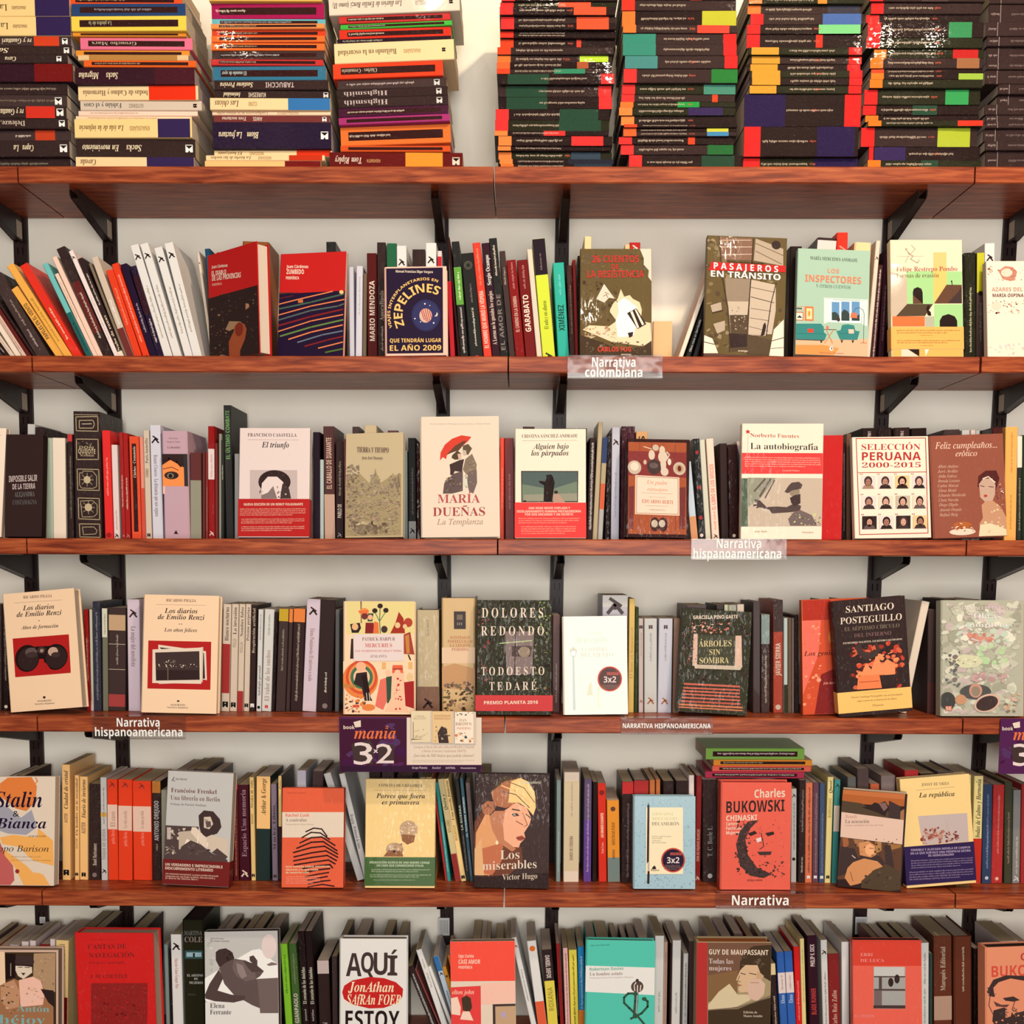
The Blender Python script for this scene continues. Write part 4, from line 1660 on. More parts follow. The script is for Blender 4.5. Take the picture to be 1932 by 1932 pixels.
# ------------------------------------------------------------ colours / materials
def lin(h):
    v=[]
    for c in h[:3]:
        s=int(c,16)/15; v.append(s/12.92 if s<=.04045 else ((s+.055)/1.055)**2.4)
    return (v[0]*ALB,v[1]*ALB,v[2]*ALB,1)
def newmat(name,rough,coat=0,bump=0,bs=60,stretch=(1,1,1),spec=.4,attr=True,col=None,crease=False):
    m=bpy.data.materials.new(name); m.use_nodes=True; nt=m.node_tree; N=nt.nodes; L=nt.links
    p=N['Principled BSDF']; p.inputs['Roughness'].default_value=rough; p.inputs['Specular IOR Level'].default_value=spec
    tc=N.new('ShaderNodeTexCoord'); mp=N.new('ShaderNodeMapping'); mp.inputs['Scale'].default_value=stretch
    L.new(tc.outputs['Object'],mp.inputs['Vector'])
    if attr:
        a=N.new('ShaderNodeAttribute'); a.attribute_name='Col'
        n2=N.new('ShaderNodeTexNoise'); n2.inputs['Scale'].default_value=900; L.new(tc.outputs['Object'],n2.inputs['Vector'])
        r=N.new('ShaderNodeMapRange'); r.inputs[3].default_value=.9; r.inputs[4].default_value=1.06; L.new(n2.outputs[0],r.inputs[0])
        mx=N.new('ShaderNodeMix'); mx.data_type='RGBA'; mx.blend_type='MULTIPLY'; mx.inputs[0].default_value=1
        L.new(a.outputs['Color'],mx.inputs[6]); L.new(r.outputs[0],mx.inputs[7]); L.new(mx.outputs[2],p.inputs['Base Color'])
    elif col: p.inputs['Base Color'].default_value=col
    if coat:
        p.inputs['Coat Weight'].default_value=coat; p.inputs['Coat Roughness'].default_value=.05; p.inputs['Coat IOR'].default_value=1.55
    if bump:
        n=N.new('ShaderNodeTexNoise'); n.inputs['Scale'].default_value=bs; n.inputs['Detail'].default_value=3; n.inputs['Distortion'].default_value=1.2
        L.new(mp.outputs[0],n.inputs['Vector'])
        b=N.new('ShaderNodeBump'); b.inputs['Strength'].default_value=bump; b.inputs['Distance'].default_value=.004
        if crease:
            cr=N.new('ShaderNodeMapRange'); cr.inputs[1].default_value=.42; cr.inputs[2].default_value=.72; L.new(n.outputs[0],cr.inputs[0]); L.new(cr.outputs[0],b.inputs['Height'])
        else: L.new(n.outputs[0],b.inputs['Height'])
        L.new(b.outputs[0],p.inputs['Coat Normal' if coat else 'Normal'])
    return m
M_MATTE=newmat('printed_cover_matte',.55,spec=.1)
M_SATIN=newmat('printed_cover_satin',.45,coat=.08,bump=.08,bs=14,spec=.08)
M_GLOSS=newmat('glossy_laminated_cover',.5,coat=.7,spec=.1)
M_WRAP=newmat('shrink_wrapped_cover',.5,coat=.28,bump=.7,bs=120,stretch=(1.7,1,.5),spec=.06,crease=True)
M_WRAPS=newmat('shrink_wrapped_cover_flat',.5,coat=.42,bump=.8,bs=260,stretch=(1,1,.6),spec=.04,crease=True)
def pages_mat():
    m=bpy.data.materials.new('paper_page_edges'); m.use_nodes=True; nt=m.node_tree; N=nt.nodes; L=nt.links; p=N['Principled BSDF']
    p.inputs['Roughness'].default_value=.9; p.inputs['Specular IOR Level'].default_value=.1
    a=N.new('ShaderNodeAttribute'); a.attribute_name='Col'
    g=N.new('ShaderNodeAttribute'); g.attribute_name='lay'
    w=N.new('ShaderNodeTexNoise'); w.noise_dimensions='1D'; w.inputs['Scale'].default_value=1; w.inputs['Detail'].default_value=3
    mt=N.new('ShaderNodeMath'); mt.operation='MULTIPLY'; mt.inputs[1].default_value=1800; L.new(g.outputs['Fac'],mt.inputs[0]); L.new(mt.outputs[0],w.inputs['W'])
    r=N.new('ShaderNodeMapRange'); r.inputs[1].default_value=.3; r.inputs[2].default_value=.7; r.inputs[3].default_value=.72; r.inputs[4].default_value=1.05; L.new(w.outputs[0],r.inputs[0])
    mx=N.new('ShaderNodeMix'); mx.data_type='RGBA'; mx.blend_type='MULTIPLY'; mx.inputs[0].default_value=1
    L.new(a.outputs['Color'],mx.inputs[6]); L.new(r.outputs[0],mx.inputs[7]); L.new(mx.outputs[2],p.inputs['Base Color'])
    return m
M_PAGE=pages_mat()
def ramp_mat(name,cols,scale,stretch,rough,coat=0,bump=0,detail=6,dist=.6):
    m=bpy.data.materials.new(name); m.use_nodes=True; nt=m.node_tree; N=nt.nodes; L=nt.links; p=N['Principled BSDF']
    tc=N.new('ShaderNodeTexCoord'); mp=N.new('ShaderNodeMapping'); mp.inputs['Scale'].default_value=stretch; L.new(tc.outputs['Object'],mp.inputs[0])
    n=N.new('ShaderNodeTexNoise'); n.inputs['Scale'].default_value=scale; n.inputs['Detail'].default_value=detail; n.inputs['Distortion'].default_value=dist; L.new(mp.outputs[0],n.inputs['Vector'])
    cr=N.new('ShaderNodeValToRGB'); e=cr.color_ramp.elements
    e[0].position=.32; e[0].color=cols[0]; e[1].position=.68; e[1].color=cols[-1]
    if len(cols)==3: k=e.new(.5); k.color=cols[1]
    L.new(n.outputs[0],cr.inputs[0]); L.new(cr.outputs[0],p.inputs['Base Color'])
    p.inputs['Roughness'].default_value=rough; p.inputs['Specular IOR Level'].default_value=.15
    if coat: p.inputs['Coat Weight'].default_value=coat; p.inputs['Coat Roughness'].default_value=.25
    if bump:
        b=N.new('ShaderNodeBump'); b.inputs['Strength'].default_value=bump; b.inputs['Distance'].default_value=.002; L.new(n.outputs[0],b.inputs['Height']); L.new(b.outputs[0],p.inputs['Normal'])
    return m
WOODC=((.13,.020,.008,1),(.25,.047,.016,1),(.37,.092,.03,1))
M_WOOD=ramp_mat('varnished_red_wood',WOODC,9,(1.2,9,14),.4,coat=.12,bump=.12)
M_WALL=ramp_mat('painted_plaster_wall',((.80,.75,.65,1),(.88,.84,.75,1)),3,(1,1,1),.85,bump=.05)
M_FLOOR=ramp_mat('stone_floor',((.20,.15,.12,1),(.3,.24,.2,1)),5,(1,1,1),.6)
M_METAL=ramp_mat('black_painted_steel',((.012,.006,.006,1),(.03,.016,.015,1)),30,(1,1,1),.38)
def clear_mat():
    m=bpy.data.materials.new('clear_acrylic'); m.use_nodes=True; nt=m.node_tree; N=nt.nodes; L=nt.links
    N.remove(N['Principled BSDF']); o=N['Material Output']
    t=N.new('ShaderNodeBsdfTransparent'); t.inputs[0].default_value=(.95,.93,.92,1)
    g=N.new('ShaderNodeBsdfGlossy'); g.inputs['Roughness'].default_value=.12
    lw=N.new('ShaderNodeLayerWeight'); lw.inputs[0].default_value=.25
    r=N.new('ShaderNodeMapRange'); r.inputs[3].default_value=.028; r.inputs[4].default_value=.6; L.new(lw.outputs['Fresnel'],r.inputs[0])
    tc=N.new('ShaderNodeTexCoord'); n=N.new('ShaderNodeTexNoise'); n.inputs['Scale'].default_value=25; L.new(tc.outputs['Object'],n.inputs['Vector'])
    b=N.new('ShaderNodeBump'); b.inputs['Strength'].default_value=.25; b.inputs['Distance'].default_value=.003; L.new(n.outputs[0],b.inputs['Height']); L.new(b.outputs[0],g.inputs['Normal'])
    mx=N.new('ShaderNodeMixShader'); L.new(r.outputs[0],mx.inputs[0]); L.new(t.outputs[0],mx.inputs[1]); L.new(g.outputs[0],mx.inputs[2]); L.new(mx.outputs[0],o.inputs['Surface'])
    return m
M_CLEAR=clear_mat()
# ------------------------------------------------------------ mesh helper
class MB:
    def __init__(s): s.v=[];s.f=[];s.c=[];s.l=[]
    def face(s,pts,col,lay=0):
        i=len(s.v); s.v+=[tuple(p) for p in pts]; s.f.append(tuple(range(i,i+len(pts)))); s.c.append(col); s.l+= [lay]*len(pts) if not isinstance(lay,(list,tuple)) else list(lay)
    def box(s,a,b,col,layaxis=None):
        x0,y0,z0=a;x1,y1,z1=b
        P=[(x0,y0,z0),(x1,y0,z0),(x1,y1,z0),(x0,y1,z0),(x0,y0,z1),(x1,y0,z1),(x1,y1,z1),(x0,y1,z1)]
        for q in ((0,3,2,1),(4,5,6,7),(0,1,5,4),(1,2,6,5),(2,3,7,6),(3,0,4,7)):
            pts=[P[k] for k in q]; s.face(pts,col,[p[layaxis] for p in pts] if layaxis is not None else 0)
    def prism(s,prof,z0,z1,col):   # prof: xy CCW outline extruded in z
        n=len(prof)
        for k in range(n):
            a=prof[k];b=prof[(k+1)%n]; s.face([(a[0],a[1],z0),(b[0],b[1],z0),(b[0],b[1],z1),(a[0],a[1],z1)],col)
        s.face([(p[0],p[1],z1) for p in prof],col); s.face([(p[0],p[1],z0) for p in reversed(prof)],col)
    def tf(s,fn): s.v=[tuple(fn(p)) for p in s.v]
    def build(s,name,mat,parent=None,link=True):
        me=bpy.data.meshes.new(name); me.from_pydata(s.v,[],s.f)
        a=me.color_attributes.new('Col','FLOAT_COLOR','CORNER'); buf=[]
        for f,c in zip(s.f,s.c):
            k=lin(c) if isinstance(c,str) else c
            buf+=list(k)*len(f)
        a.data.foreach_set('color',buf)
        if any(s.l):
            g=me.attributes.new('lay','FLOAT','POINT'); g.data.foreach_set('value',s.l)
        me.materials.append(mat); me.update()
        o=bpy.data.objects.new(name,me); C.objects.link(o)
        if parent: o.parent=parent
        return o
def tag(o,label,cat,group=None,kind=None):
    if label: o['label']=label
    if cat: o['category']=cat
    if group: o['group']=group
    if kind: o['kind']=kind
# ------------------------------------------------------------ text
_cu=bpy.data.curves.new('type','FONT'); _to=bpy.data.objects.new('type',_cu); _sc=bpy.data.scenes.new('type_setting'); _sc.collection.objects.link(_to); _cu.resolution_u=2
_cache={}
ACC={'á':'a´','é':'e´','í':'i´','ó':'o´','ú':'u´','Á':'A´','É':'E´','Í':'I´','Ó':'O´','Ú':'U´','ñ':'n~','Ñ':'N~','Å':'A´','ö':'o~','ç':'c´'}
def mathmap(s,k):
    b={'s':(0x1D400,0x1D41A),'b':(0x1D400,0x1D41A),'si':(0x1D434,0x1D44E),'ki':(0x1D468,0x1D482),'k':(0x1D5D4,0x1D5EE)}[k]; o=''
    for c in s:
        if 'A'<=c<='Z': o+=chr(b[0]+ord(c)-65)
        elif 'a'<=c<='z': o+=chr(0x210E) if (k=='si' and c=='h') else chr(b[1]+ord(c)-97)
        elif c.isdigit() and k in('s','b'): o+=chr(0x1D7CE+int(c))
        elif c.isdigit() and k=='k': o+=chr(0x1D7EC+int(c))
        else: o+=c
    return o
def ev(body,off):
    _cu.body=body; _cu.offset=off; _sc.view_layers[0].update()
    e=_to.evaluated_get(_sc.view_layers[0].depsgraph); me=e.to_mesh()
    v=[(p.co.x,p.co.y) for p in me.vertices]; f=[tuple(q.vertices) for q in me.polygons]; e.to_mesh_clear(); return v,f
_dotx=max(p[0] for p in ev('.',0)[0])
def glyph(c,style):
    """outline and advance of one letter; a full stop set after it marks where the next letter starts"""
    key=('G',c,style if style!='b' else 's')
    if key in _cache: return _cache[key]
    m=mathmap(c,style) if style!='p' else c
    v,f=ev(m+'.',-.006 if style in('s','b') else 0)
    xm=max(p[0] for p in v); vi={};vv=[];ff=[]
    dot0=xm-_dotx+min(p[0] for p in ev('.',0)[0])-.004
    for q in f:
        if c!=' ' and all(v[x][0]>=dot0 and v[x][1]<.2 for x in q): continue
        if c==' ': continue
        a=0;t=[]
        for x in q:
            if x not in vi: vi[x]=len(vv); vv.append(v[x])
            t.append(vi[x])
        for z in range(len(t)):
            x0,y0=vv[t[z]];x1,y1=vv[t[(z+1)%len(t)]]; a+=x0*y1-x1*y0
        ff.append(tuple(t) if a>0 else tuple(reversed(t)))
    _cache[key]=(vv,ff,xm-_dotx); return _cache[key]
def text(s,style='p'):
    """unit glyph outlines: list verts, faces, x extent"""
    key=('T',s,style)
    if key in _cache: return _cache[key]
    v=[];f=[]; x=0
    for c in s:
        b=ACC[c][0] if c in ACC else c
        gv,gf,adv=glyph(b,style); k=len(v)
        v+=[(p[0]+x,p[1]) for p in gv]; f+=[tuple(k+t for t in q) for q in gf]
        if c in ACC and gv:
            y=max(p[1] for p in gv)+(.05 if b!='i' else -.1); cx=x+(max(p[0] for p in gv)+min(p[0] for p in gv))/2; k=len(v)
            if ACC[c][1]=='´': v+=[(cx-.05,y),(cx+.02,y-.01),(cx+.16,y+.15),(cx+.04,y+.16)]
            else: v+=[(cx-.17,y),(cx+.15,y+.02),(cx+.17,y+.1),(cx-.15,y+.08)]
            f.append((k,k+1,k+2,k+3))
        x+=adv
    x0=min([p[0] for p in v] or [0]); x1=max([p[0] for p in v] or [1])
    r=([(p[0]-x0,p[1]) for p in v],f,max(x1-x0,.01)); _cache[key]=r; return r
# 2D artwork on a plane: collects faces (x,z) with increasing lift
class Art:
    def __init__(s,mb,w,h,put,lift0=.00025): s.mb=mb;s.w=w;s.h=h;s.put=put;s.k=0;s.l0=lift0
    def cl(s,p): return (min(max(p[0],.0002),s.w-.0002),min(max(p[1],.0002),s.h-.0002))
    def poly(s,pts,col,bump=True):
        if bump: s.k+=1
        pts=[s.cl(p) for p in pts]; a=0; q=[]
        for p in pts:
            if not q or abs(p[0]-q[-1][0])+abs(p[1]-q[-1][1])>1e-6: q.append(p)
        if len(q)>1 and abs(q[0][0]-q[-1][0])+abs(q[0][1]-q[-1][1])<1e-6: q.pop()
        if len(q)<3: return
        for i in range(len(q)):
            x0,y0=q[i];x1,y1=q[(i+1)%len(q)]; a+=x0*y1-x1*y0
        if abs(a)<1e-9: return
        if a<0: q.reverse()
        d=s.l0+s.k*1.2e-5; s.mb.face([s.put(p[0],p[1],d) for p in q],col)
    def rect(s,x0,z0,x1,z1,col,bump=True): s.poly([(x0,z0),(x1,z0),(x1,z1),(x0,z1)],col,bump)
    def line(s,pts,w,col):
        s.k+=1
        for a,b in zip(pts,pts[1:]):
            dx,dz=b[0]-a[0],b[1]-a[1]; L=math.hypot(dx,dz) or 1; nx,nz=-dz/L*w/2,dx/L*w/2; ex,ez=dx/L*w*.3,dz/L*w*.3
            s.poly([(a[0]-ex+nx,a[1]-ez+nz),(a[0]-ex-nx,a[1]-ez-nz),(b[0]+ex-nx,b[1]+ez-nz),(b[0]+ex+nx,b[1]+ez+nz)],col,False)
    def text(s,fn,col,t,style):
        """fn maps glyph unit coords to (x,z)"""
        s.k+=1; v,f,W=text(t,style); d=s.l0+s.k*1.2e-5
        P=[s.cl(fn(x,y)) for x,y in v]
        i=len(s.mb.v); s.mb.v+=[tuple(s.put(p[0],p[1],d)) for p in P]; s.mb.l+=[0]*len(P)
        for q in f: s.mb.f.append(tuple(i+k for k in q)); s.mb.c.append(col)
def blob(rx,rz,n=9,j=.35,rnd=RND):
    a0=rnd.random()*6.28; return [(rx*math.cos(a0+6.283*i/n)*(1-j*rnd.random()),rz*math.sin(a0+6.283*i/n)*(1-j*rnd.random())) for i in range(n)]
# ------------------------------------------------------------ books (local: X thickness, Y depth away from spine, Z height)
PAGE='cba'
def book_meshes(T,D,H,col,page,hard=False,back=None):
    c=MB(); b=.0022 if hard else .0006; r=min(T*.25,.003 if hard else .0012); ov=.003 if hard else .0
    prof=[(r,0),(T-r,0),(T,r),(T,D),(T-b,D),(T-b,b+r),(b,b+r),(b,D),(0,D),(0,r)]
    # U profile as quads
    segs=[((r,0),(T-r,0)),((T-r,0),(T,r)),((T,r),(T,D)),((T,D),(T-b,D)),((T-b,D),(T-b,b+r)),((T-b,b+r),(b,b+r)),((b,b+r),(b,D)),((b,D),(0,D)),((0,D),(0,r)),((0,r),(r,0))]
    for a,e in segs: c.face([(a[0],a[1],0),(e[0],e[1],0),(e[0],e[1],H),(a[0],a[1],H)],col)
    for z,rev in((H,0),(0,1)):
        for q in ([(0,r),(r,0),(T-r,0),(T,r),(T-b,b+r),(b,b+r)],[(0,r),(b,b+r),(b,D),(0,D)],[(T-b,b+r),(T,r),(T,D),(T-b,D)]):
            if rev: q=q[::-1]
            c.face([(p[0],p[1],z) for p in q],col)
    p=MB(); p.box((b+.0001,b+r+.0003,ov+.0002),(T-b-.0001,D-ov-.0006,H-ov-.0006),page,layaxis=0)
    return c,p
def squig(art,a0,a1,b0,b1,col,axis,rnd):
    """small illegible print between a0..a1 along, b0..b1 across"""
    art.k+=1; x=a0; hh=b1-b0
    while x<a1-hh*.3:
        L=hh*rnd.uniform(1.2,4.5); e=min(x+L,a1); y=x
        while y<e:
            w=hh*rnd.uniform(.16,.3); top=b0+hh*rnd.choice((.62,.62,.66,1)); lo=b0 if rnd.random()>.12 else b0-hh*.25
            pts=[(y,lo),(y+w,lo),(y+w,top),(y,top)]
            art.poly([axis(*p) for p in pts],col,False); y+=w+hh*rnd.uniform(.13,.22)
        x=e+hh*.5
def toks(parts):
    """bands [(v0,v1,col)], texts [(s,v0,v1,col)], flags"""
    bands=[];texts=[];flags=[]; i=0
    num=lambda t: re.fullmatch(r'\.?\d*\.?\d+',t) is not None
    while i<len(parts):
        t=parts[i]
        if t=='b': bands.append((float(parts[i+1]),float(parts[i+2]),parts[i+3])); i+=4
        elif t.startswith("'"):
            w=[t[1:]]; i+=1
            while not (num(parts[i]) and i+2<len(parts) and num(parts[i+1]) and re.fullmatch(r'[0-9a-f]{3}',parts[i+2])): w.append(parts[i]); i+=1
            texts.append((' '.join(w),float(parts[i]),float(parts[i+1]),parts[i+2])); i+=3
        else: flags.append(t); i+=1
    return bands,texts,flags
def spine_art(c,T,H,bands,texts,flags,rnd,lying=False):
    put=lambda x,z,d:(x,-d,z)
    A=Art(c,T,H,put,.0001)
    for v0,v1,k in bands: A.rect(0.0002,v0*H,T-.0002,v1*H,k)
    if 'B' in flags:
        A.rect(T*.27,H*.07,T*.73,H*.93,'311')
    for s,v0,v1,k in texts:
        z0,z1=v0*H,v1*H
        if s=='~':
            n=sum(1 for q in texts if q[0]=='~' and abs(q[1]-v0)<.02); hh=min(T*(.3 if 'B' not in flags else .2),.0042)
            off=(rnd.uniform(-.16,.16)*T if n>1 else 0)
            squig(A,z0,z1,-hh/2,hh/2,k,lambda a,b:(T/2-b+off,a),rnd)
        elif s=='*':
            r=min(T*.3,(z1-z0)*.6); zc=(z0+z1)/2
            A.line([(T/2-r,zc-r),(T/2,zc+r*.2),(T/2+r,zc-r)],r*.5,k); A.line([(T/2-r*.7,zc+r),(T/2+r*.8,zc)],r*.45,k)
        elif s=='o':
            r=min(T*.33,(z1-z0)*.6); zc=(z0+z1)/2; A.poly([(T/2+r*math.cos(a*.63),zc+r*math.sin(a*.63)) for a in range(10)],k)
        elif s=='O':
            r=T*.3; zc=(z0+z1)/2; P=[(T/2+r*math.cos(a*.5236),zc+r*math.sin(a*.5236)) for a in range(13)]; A.line(P,r*.18,k); A.line([((p[0]-T/2)*.6+T/2,(p[1]-zc)*.6+zc) for p in P],r*.15,k)
        elif s=='bk':
            r=min(T*.36,(z1-z0)*.5); zc=(z0+z1)/2; A.poly([(T/2-r,zc-r),(T/2-r*.35,zc-r),(T/2,zc-r*.3),(T/2+r*.35,zc-r),(T/2+r,zc-r),(T/2+r,zc+r),(T/2-r,zc+r)],k); A.poly([(T/2-r*.25,zc+r*.2),(T/2+r*.25,zc+r*.2),(T/2,zc+r*.7)],'edc')
        elif s=='M':
            r=min(T*.3,.007); zc=(z0+z1)/2; A.rect(T/2-r,zc-r,T/2+r,zc+r,k); A.poly([(T/2+r*.8,zc-r),(T/2-r*.1,zc),(T/2+r*.8,zc+r)],'211'); A.poly([(T/2-r,zc-r*.3),(T/2-r*.4,zc),(T/2-r,zc+r*.3)],'211')
        else:
            rev=s.startswith('!'); s2=s.lstrip('!'); st='si' if (lying and k in('531','322','321','edc','fec') and s2!=s2.upper()) or k=='211' else ('s' if any(c.islower() for c in s2) else 'k')
            if st=='si': st='ki'
            W=text(s2,st)[2]; cap=.70; hgt=min(T*(.56 if 'B' not in flags else .3),.013 if len(s2)<14 else .011)
            sy=hgt/cap*.92; L=z1-z0; sx=L/W
            if sx>sy*1.7: sx=sy*1.7
            if sy>sx*1.9: sy=sx*1.9
            z0=z0+(L-sx*W)/2
            if not rev: A.text(lambda x,y:(T/2+sy*cap/2-y*sy,z0+x*sx),k,s2,st)
            else: A.text(lambda x,y:(T/2-sy*cap/2+y*sy,z0+L-(L-sx*W)-x*sx),k,s2,st)
COLN=[('black','322'),('black','111'),('black','333'),('dark grey','444'),('grey','777'),('grey','999'),('pale grey','bbb'),('white','ddd'),('white','eee'),('cream','edc'),('cream','ec9'),('pale yellow','ed9'),('yellow','fd5'),('yellow-green','cc4'),('lime green','9d3'),('green','5a4'),('dark green','243'),('teal','387'),('turquoise','4ba'),('light blue','9bc'),('blue','37b'),('blue','46b'),('dark blue','346'),('purple','325'),('dark purple','413'),('magenta','a15'),('pink','e79'),('dark red','811'),('dark red','a22'),('red','c22'),('orange-red','e42'),('orange','e73'),('orange','fb5'),('orange','e93'),('salmon','e98'),('brown','754'),('brown','533'),('brown','a63'),('rust brown','733'),('tan','cb9'),('tan','ba8'),('tan','b98'),('dark navy','213'),('slate blue','557'),('violet','649'),('beige','dcb'),('grey-blue','899'),('olive green','463'),('sky blue','6bc')]
def cname(h):
    a=[int(x,16) for x in h[:3]]
    return min(COLN,key=lambda n:sum((p-int(q,16))**2 for p,q in zip(a,n[1])))[0]
ORD='first second third fourth fifth sixth seventh eighth ninth tenth eleventh twelfth thirteenth fourteenth fifteenth sixteenth seventeenth eighteenth nineteenth twentieth twenty-first twenty-second twenty-third twenty-fourth twenty-fifth twenty-sixth twenty-seventh twenty-eighth twenty-ninth thirtieth'.split()
LEVEL=['top','second','third','fourth','fifth','lowest']
BASEN='paperback_book'
def mk_book(T,D,H,col,page,bands,texts,flags,mat,rnd,M,label,group,hard=False,lying=False,art=None,name=BASEN,parts=None):
    pts=[(M@Vector((T*(i+.5)/3,0,H*(j+.5)/14))) for i in range(3) for j in range(14)]
    cs=[proj(M@Vector(q)) for q in((0,0,0),(T,0,0),(T,0,H),(0,0,H))]
    ar=abs(sum(cs[i][0]*cs[(i+1)%4][1]-cs[(i+1)%4][0]*cs[i][1] for i in range(4)))/2
    vis=sum(1 for q in map(proj,pts) if 0<q[0]<1932 and 0<q[1]<1932 and not any(inq(q,z) for z in COVERQ))/42
    PEND.append((ar*vis,T,D,H,col,page,bands,texts,flags,mat,rnd,M.copy(),label,group,hard,lying,name))
PEND=[];COVERQ=[]
def proj(P):
    v=P-CAM; z=v.dot(fw); return (966+F_PX*v.dot(rt)/z,PCY-F_PX*v.dot(up)/z)
def inq(p,q):
    s=0
    for i in range(4):
        a,b=q[i],q[(i+1)%4]; c=(b[0]-a[0])*(p[1]-a[1])-(b[1]-a[1])*(p[0]-a[0])
        if c==0: continue
        if s==0: s=1 if c>0 else -1
        elif (c>0)!=(s>0): return False
    return True
def flush_books(keep):
    PEND.sort(key=lambda t:-t[0]); big=PEND[:keep]; small=[t for t in PEND[keep:] if t[0]>0 or t[1]>0]
    for t in big: make_now(*t[1:])
    V=[];Fc=[];Cl=[];Mi=[];Ly=[]; mats=[M_MATTE,M_SATIN,M_WRAP,M_WRAPS,M_PAGE]
    for t in small:
        _,T,D,H,col,page,bands,texts,flags,mat,rnd,M,label,group,hard,lying,name=t
        c,p=book_meshes(T,D,H,col,page,hard); spine_art(c,T,H,bands,texts,flags,rnd,lying)
        for mb,mt in((c,mat),(p,M_PAGE)):
            o=len(V); V+=[tuple(M@Vector(q)) for q in mb.v]; Fc+=[tuple(o+k for k in f) for f in mb.f]; Cl+=mb.c; Ly+=mb.l; Mi+=[mats.index(mt)]*len(mb.f)
    m=MB(); m.v,m.f,m.c,m.l=V,Fc,Cl,Ly; o=m.build('paperback_books',mats[0])
    for x in mats[1:]: o.data.materials.append(x)
    o.data.polygons.foreach_set('material_index',Mi)
    tag(o,'all the narrowest remaining books: thin spines and half hidden tops between the larger ones','books',None,'stuff')
def make_now(T,D,H,col,page,bands,texts,flags,mat,rnd,M,label,group,hard,lying,name):
    c,p=book_meshes(T,D,H,col,page,hard)
    spine_art(c,T,H,bands,texts,flags,rnd,lying)
    root=bpy.data.objects.new(name,None); C.objects.link(root); root.matrix_world=M; root.empty_display_size=.02
    tag(root,label,'book',group)
    c.build('cover',mat,root); p.build('page_block',M_PAGE,root)
    return root
# ------------------------------------------------------------ shelf levels
FRONTY=[313.5,672,1017.3,1354,1684,1999.9]
SZ=[atY(966,y,0).z for y in FRONTY]; TB=.0312; DEP=.2168
WALLY=.2255
JX=[[33,932,1840],[60,959,1850],[50,939,1824],[70,953,1817],[79,951,1803],[90,955,1790]]
SHELFNAMES=['far left','left of centre','right of centre','far right']
for i,z in enumerate(SZ):
    xs=[-1.35]+[atY(x,FRONTY[i],0).x for x in JX[i]]+[1.35]
    for k in range(4):
        a,b=xs[k]+.0015,xs[k+1]-.0015; y0=0
        if i==1 and k==3: y0=-.004
        m=MB(); e=.0022; w=(.3,.1,.04,1)
        # bevelled board: chamfered front edges
        prof=[(y0+e,z-TB),(DEP,z-TB),(DEP,z),(y0+e,z),(y0,z-e),(y0,z-TB+e)]
        n=len(prof)
        for q in range(n):
            p,r_=prof[q],prof[(q+1)%n]; m.face([(a,p[0],p[1]),(b,p[0],p[1]),(b,r_[0],r_[1]),(a,r_[0],r_[1])][::-1],w)
        m.face([(a,p[0],p[1]) for p in prof],w); m.face([(b,p[0],p[1]) for p in prof[::-1]],w)
        o=m.build('shelf_board',M_WOOD); tag(o,f'reddish brown wooden shelf board, {LEVEL[i]} level, {SHELFNAMES[k]}','shelf','wooden shelf boards')
# wall, floor
m=MB(); m.box((-1.6,WALLY,-2.6),(1.6,WALLY+.1,.75),'eee'); o=m.build('wall_back',M_WALL); o['kind']='structure'
m=MB(); m.box((-1.6,-4.5,-2.7),(1.6,WALLY+.1,-2.6),'eee'); o=m.build('floor',M_FLOOR); o['kind']='structure'
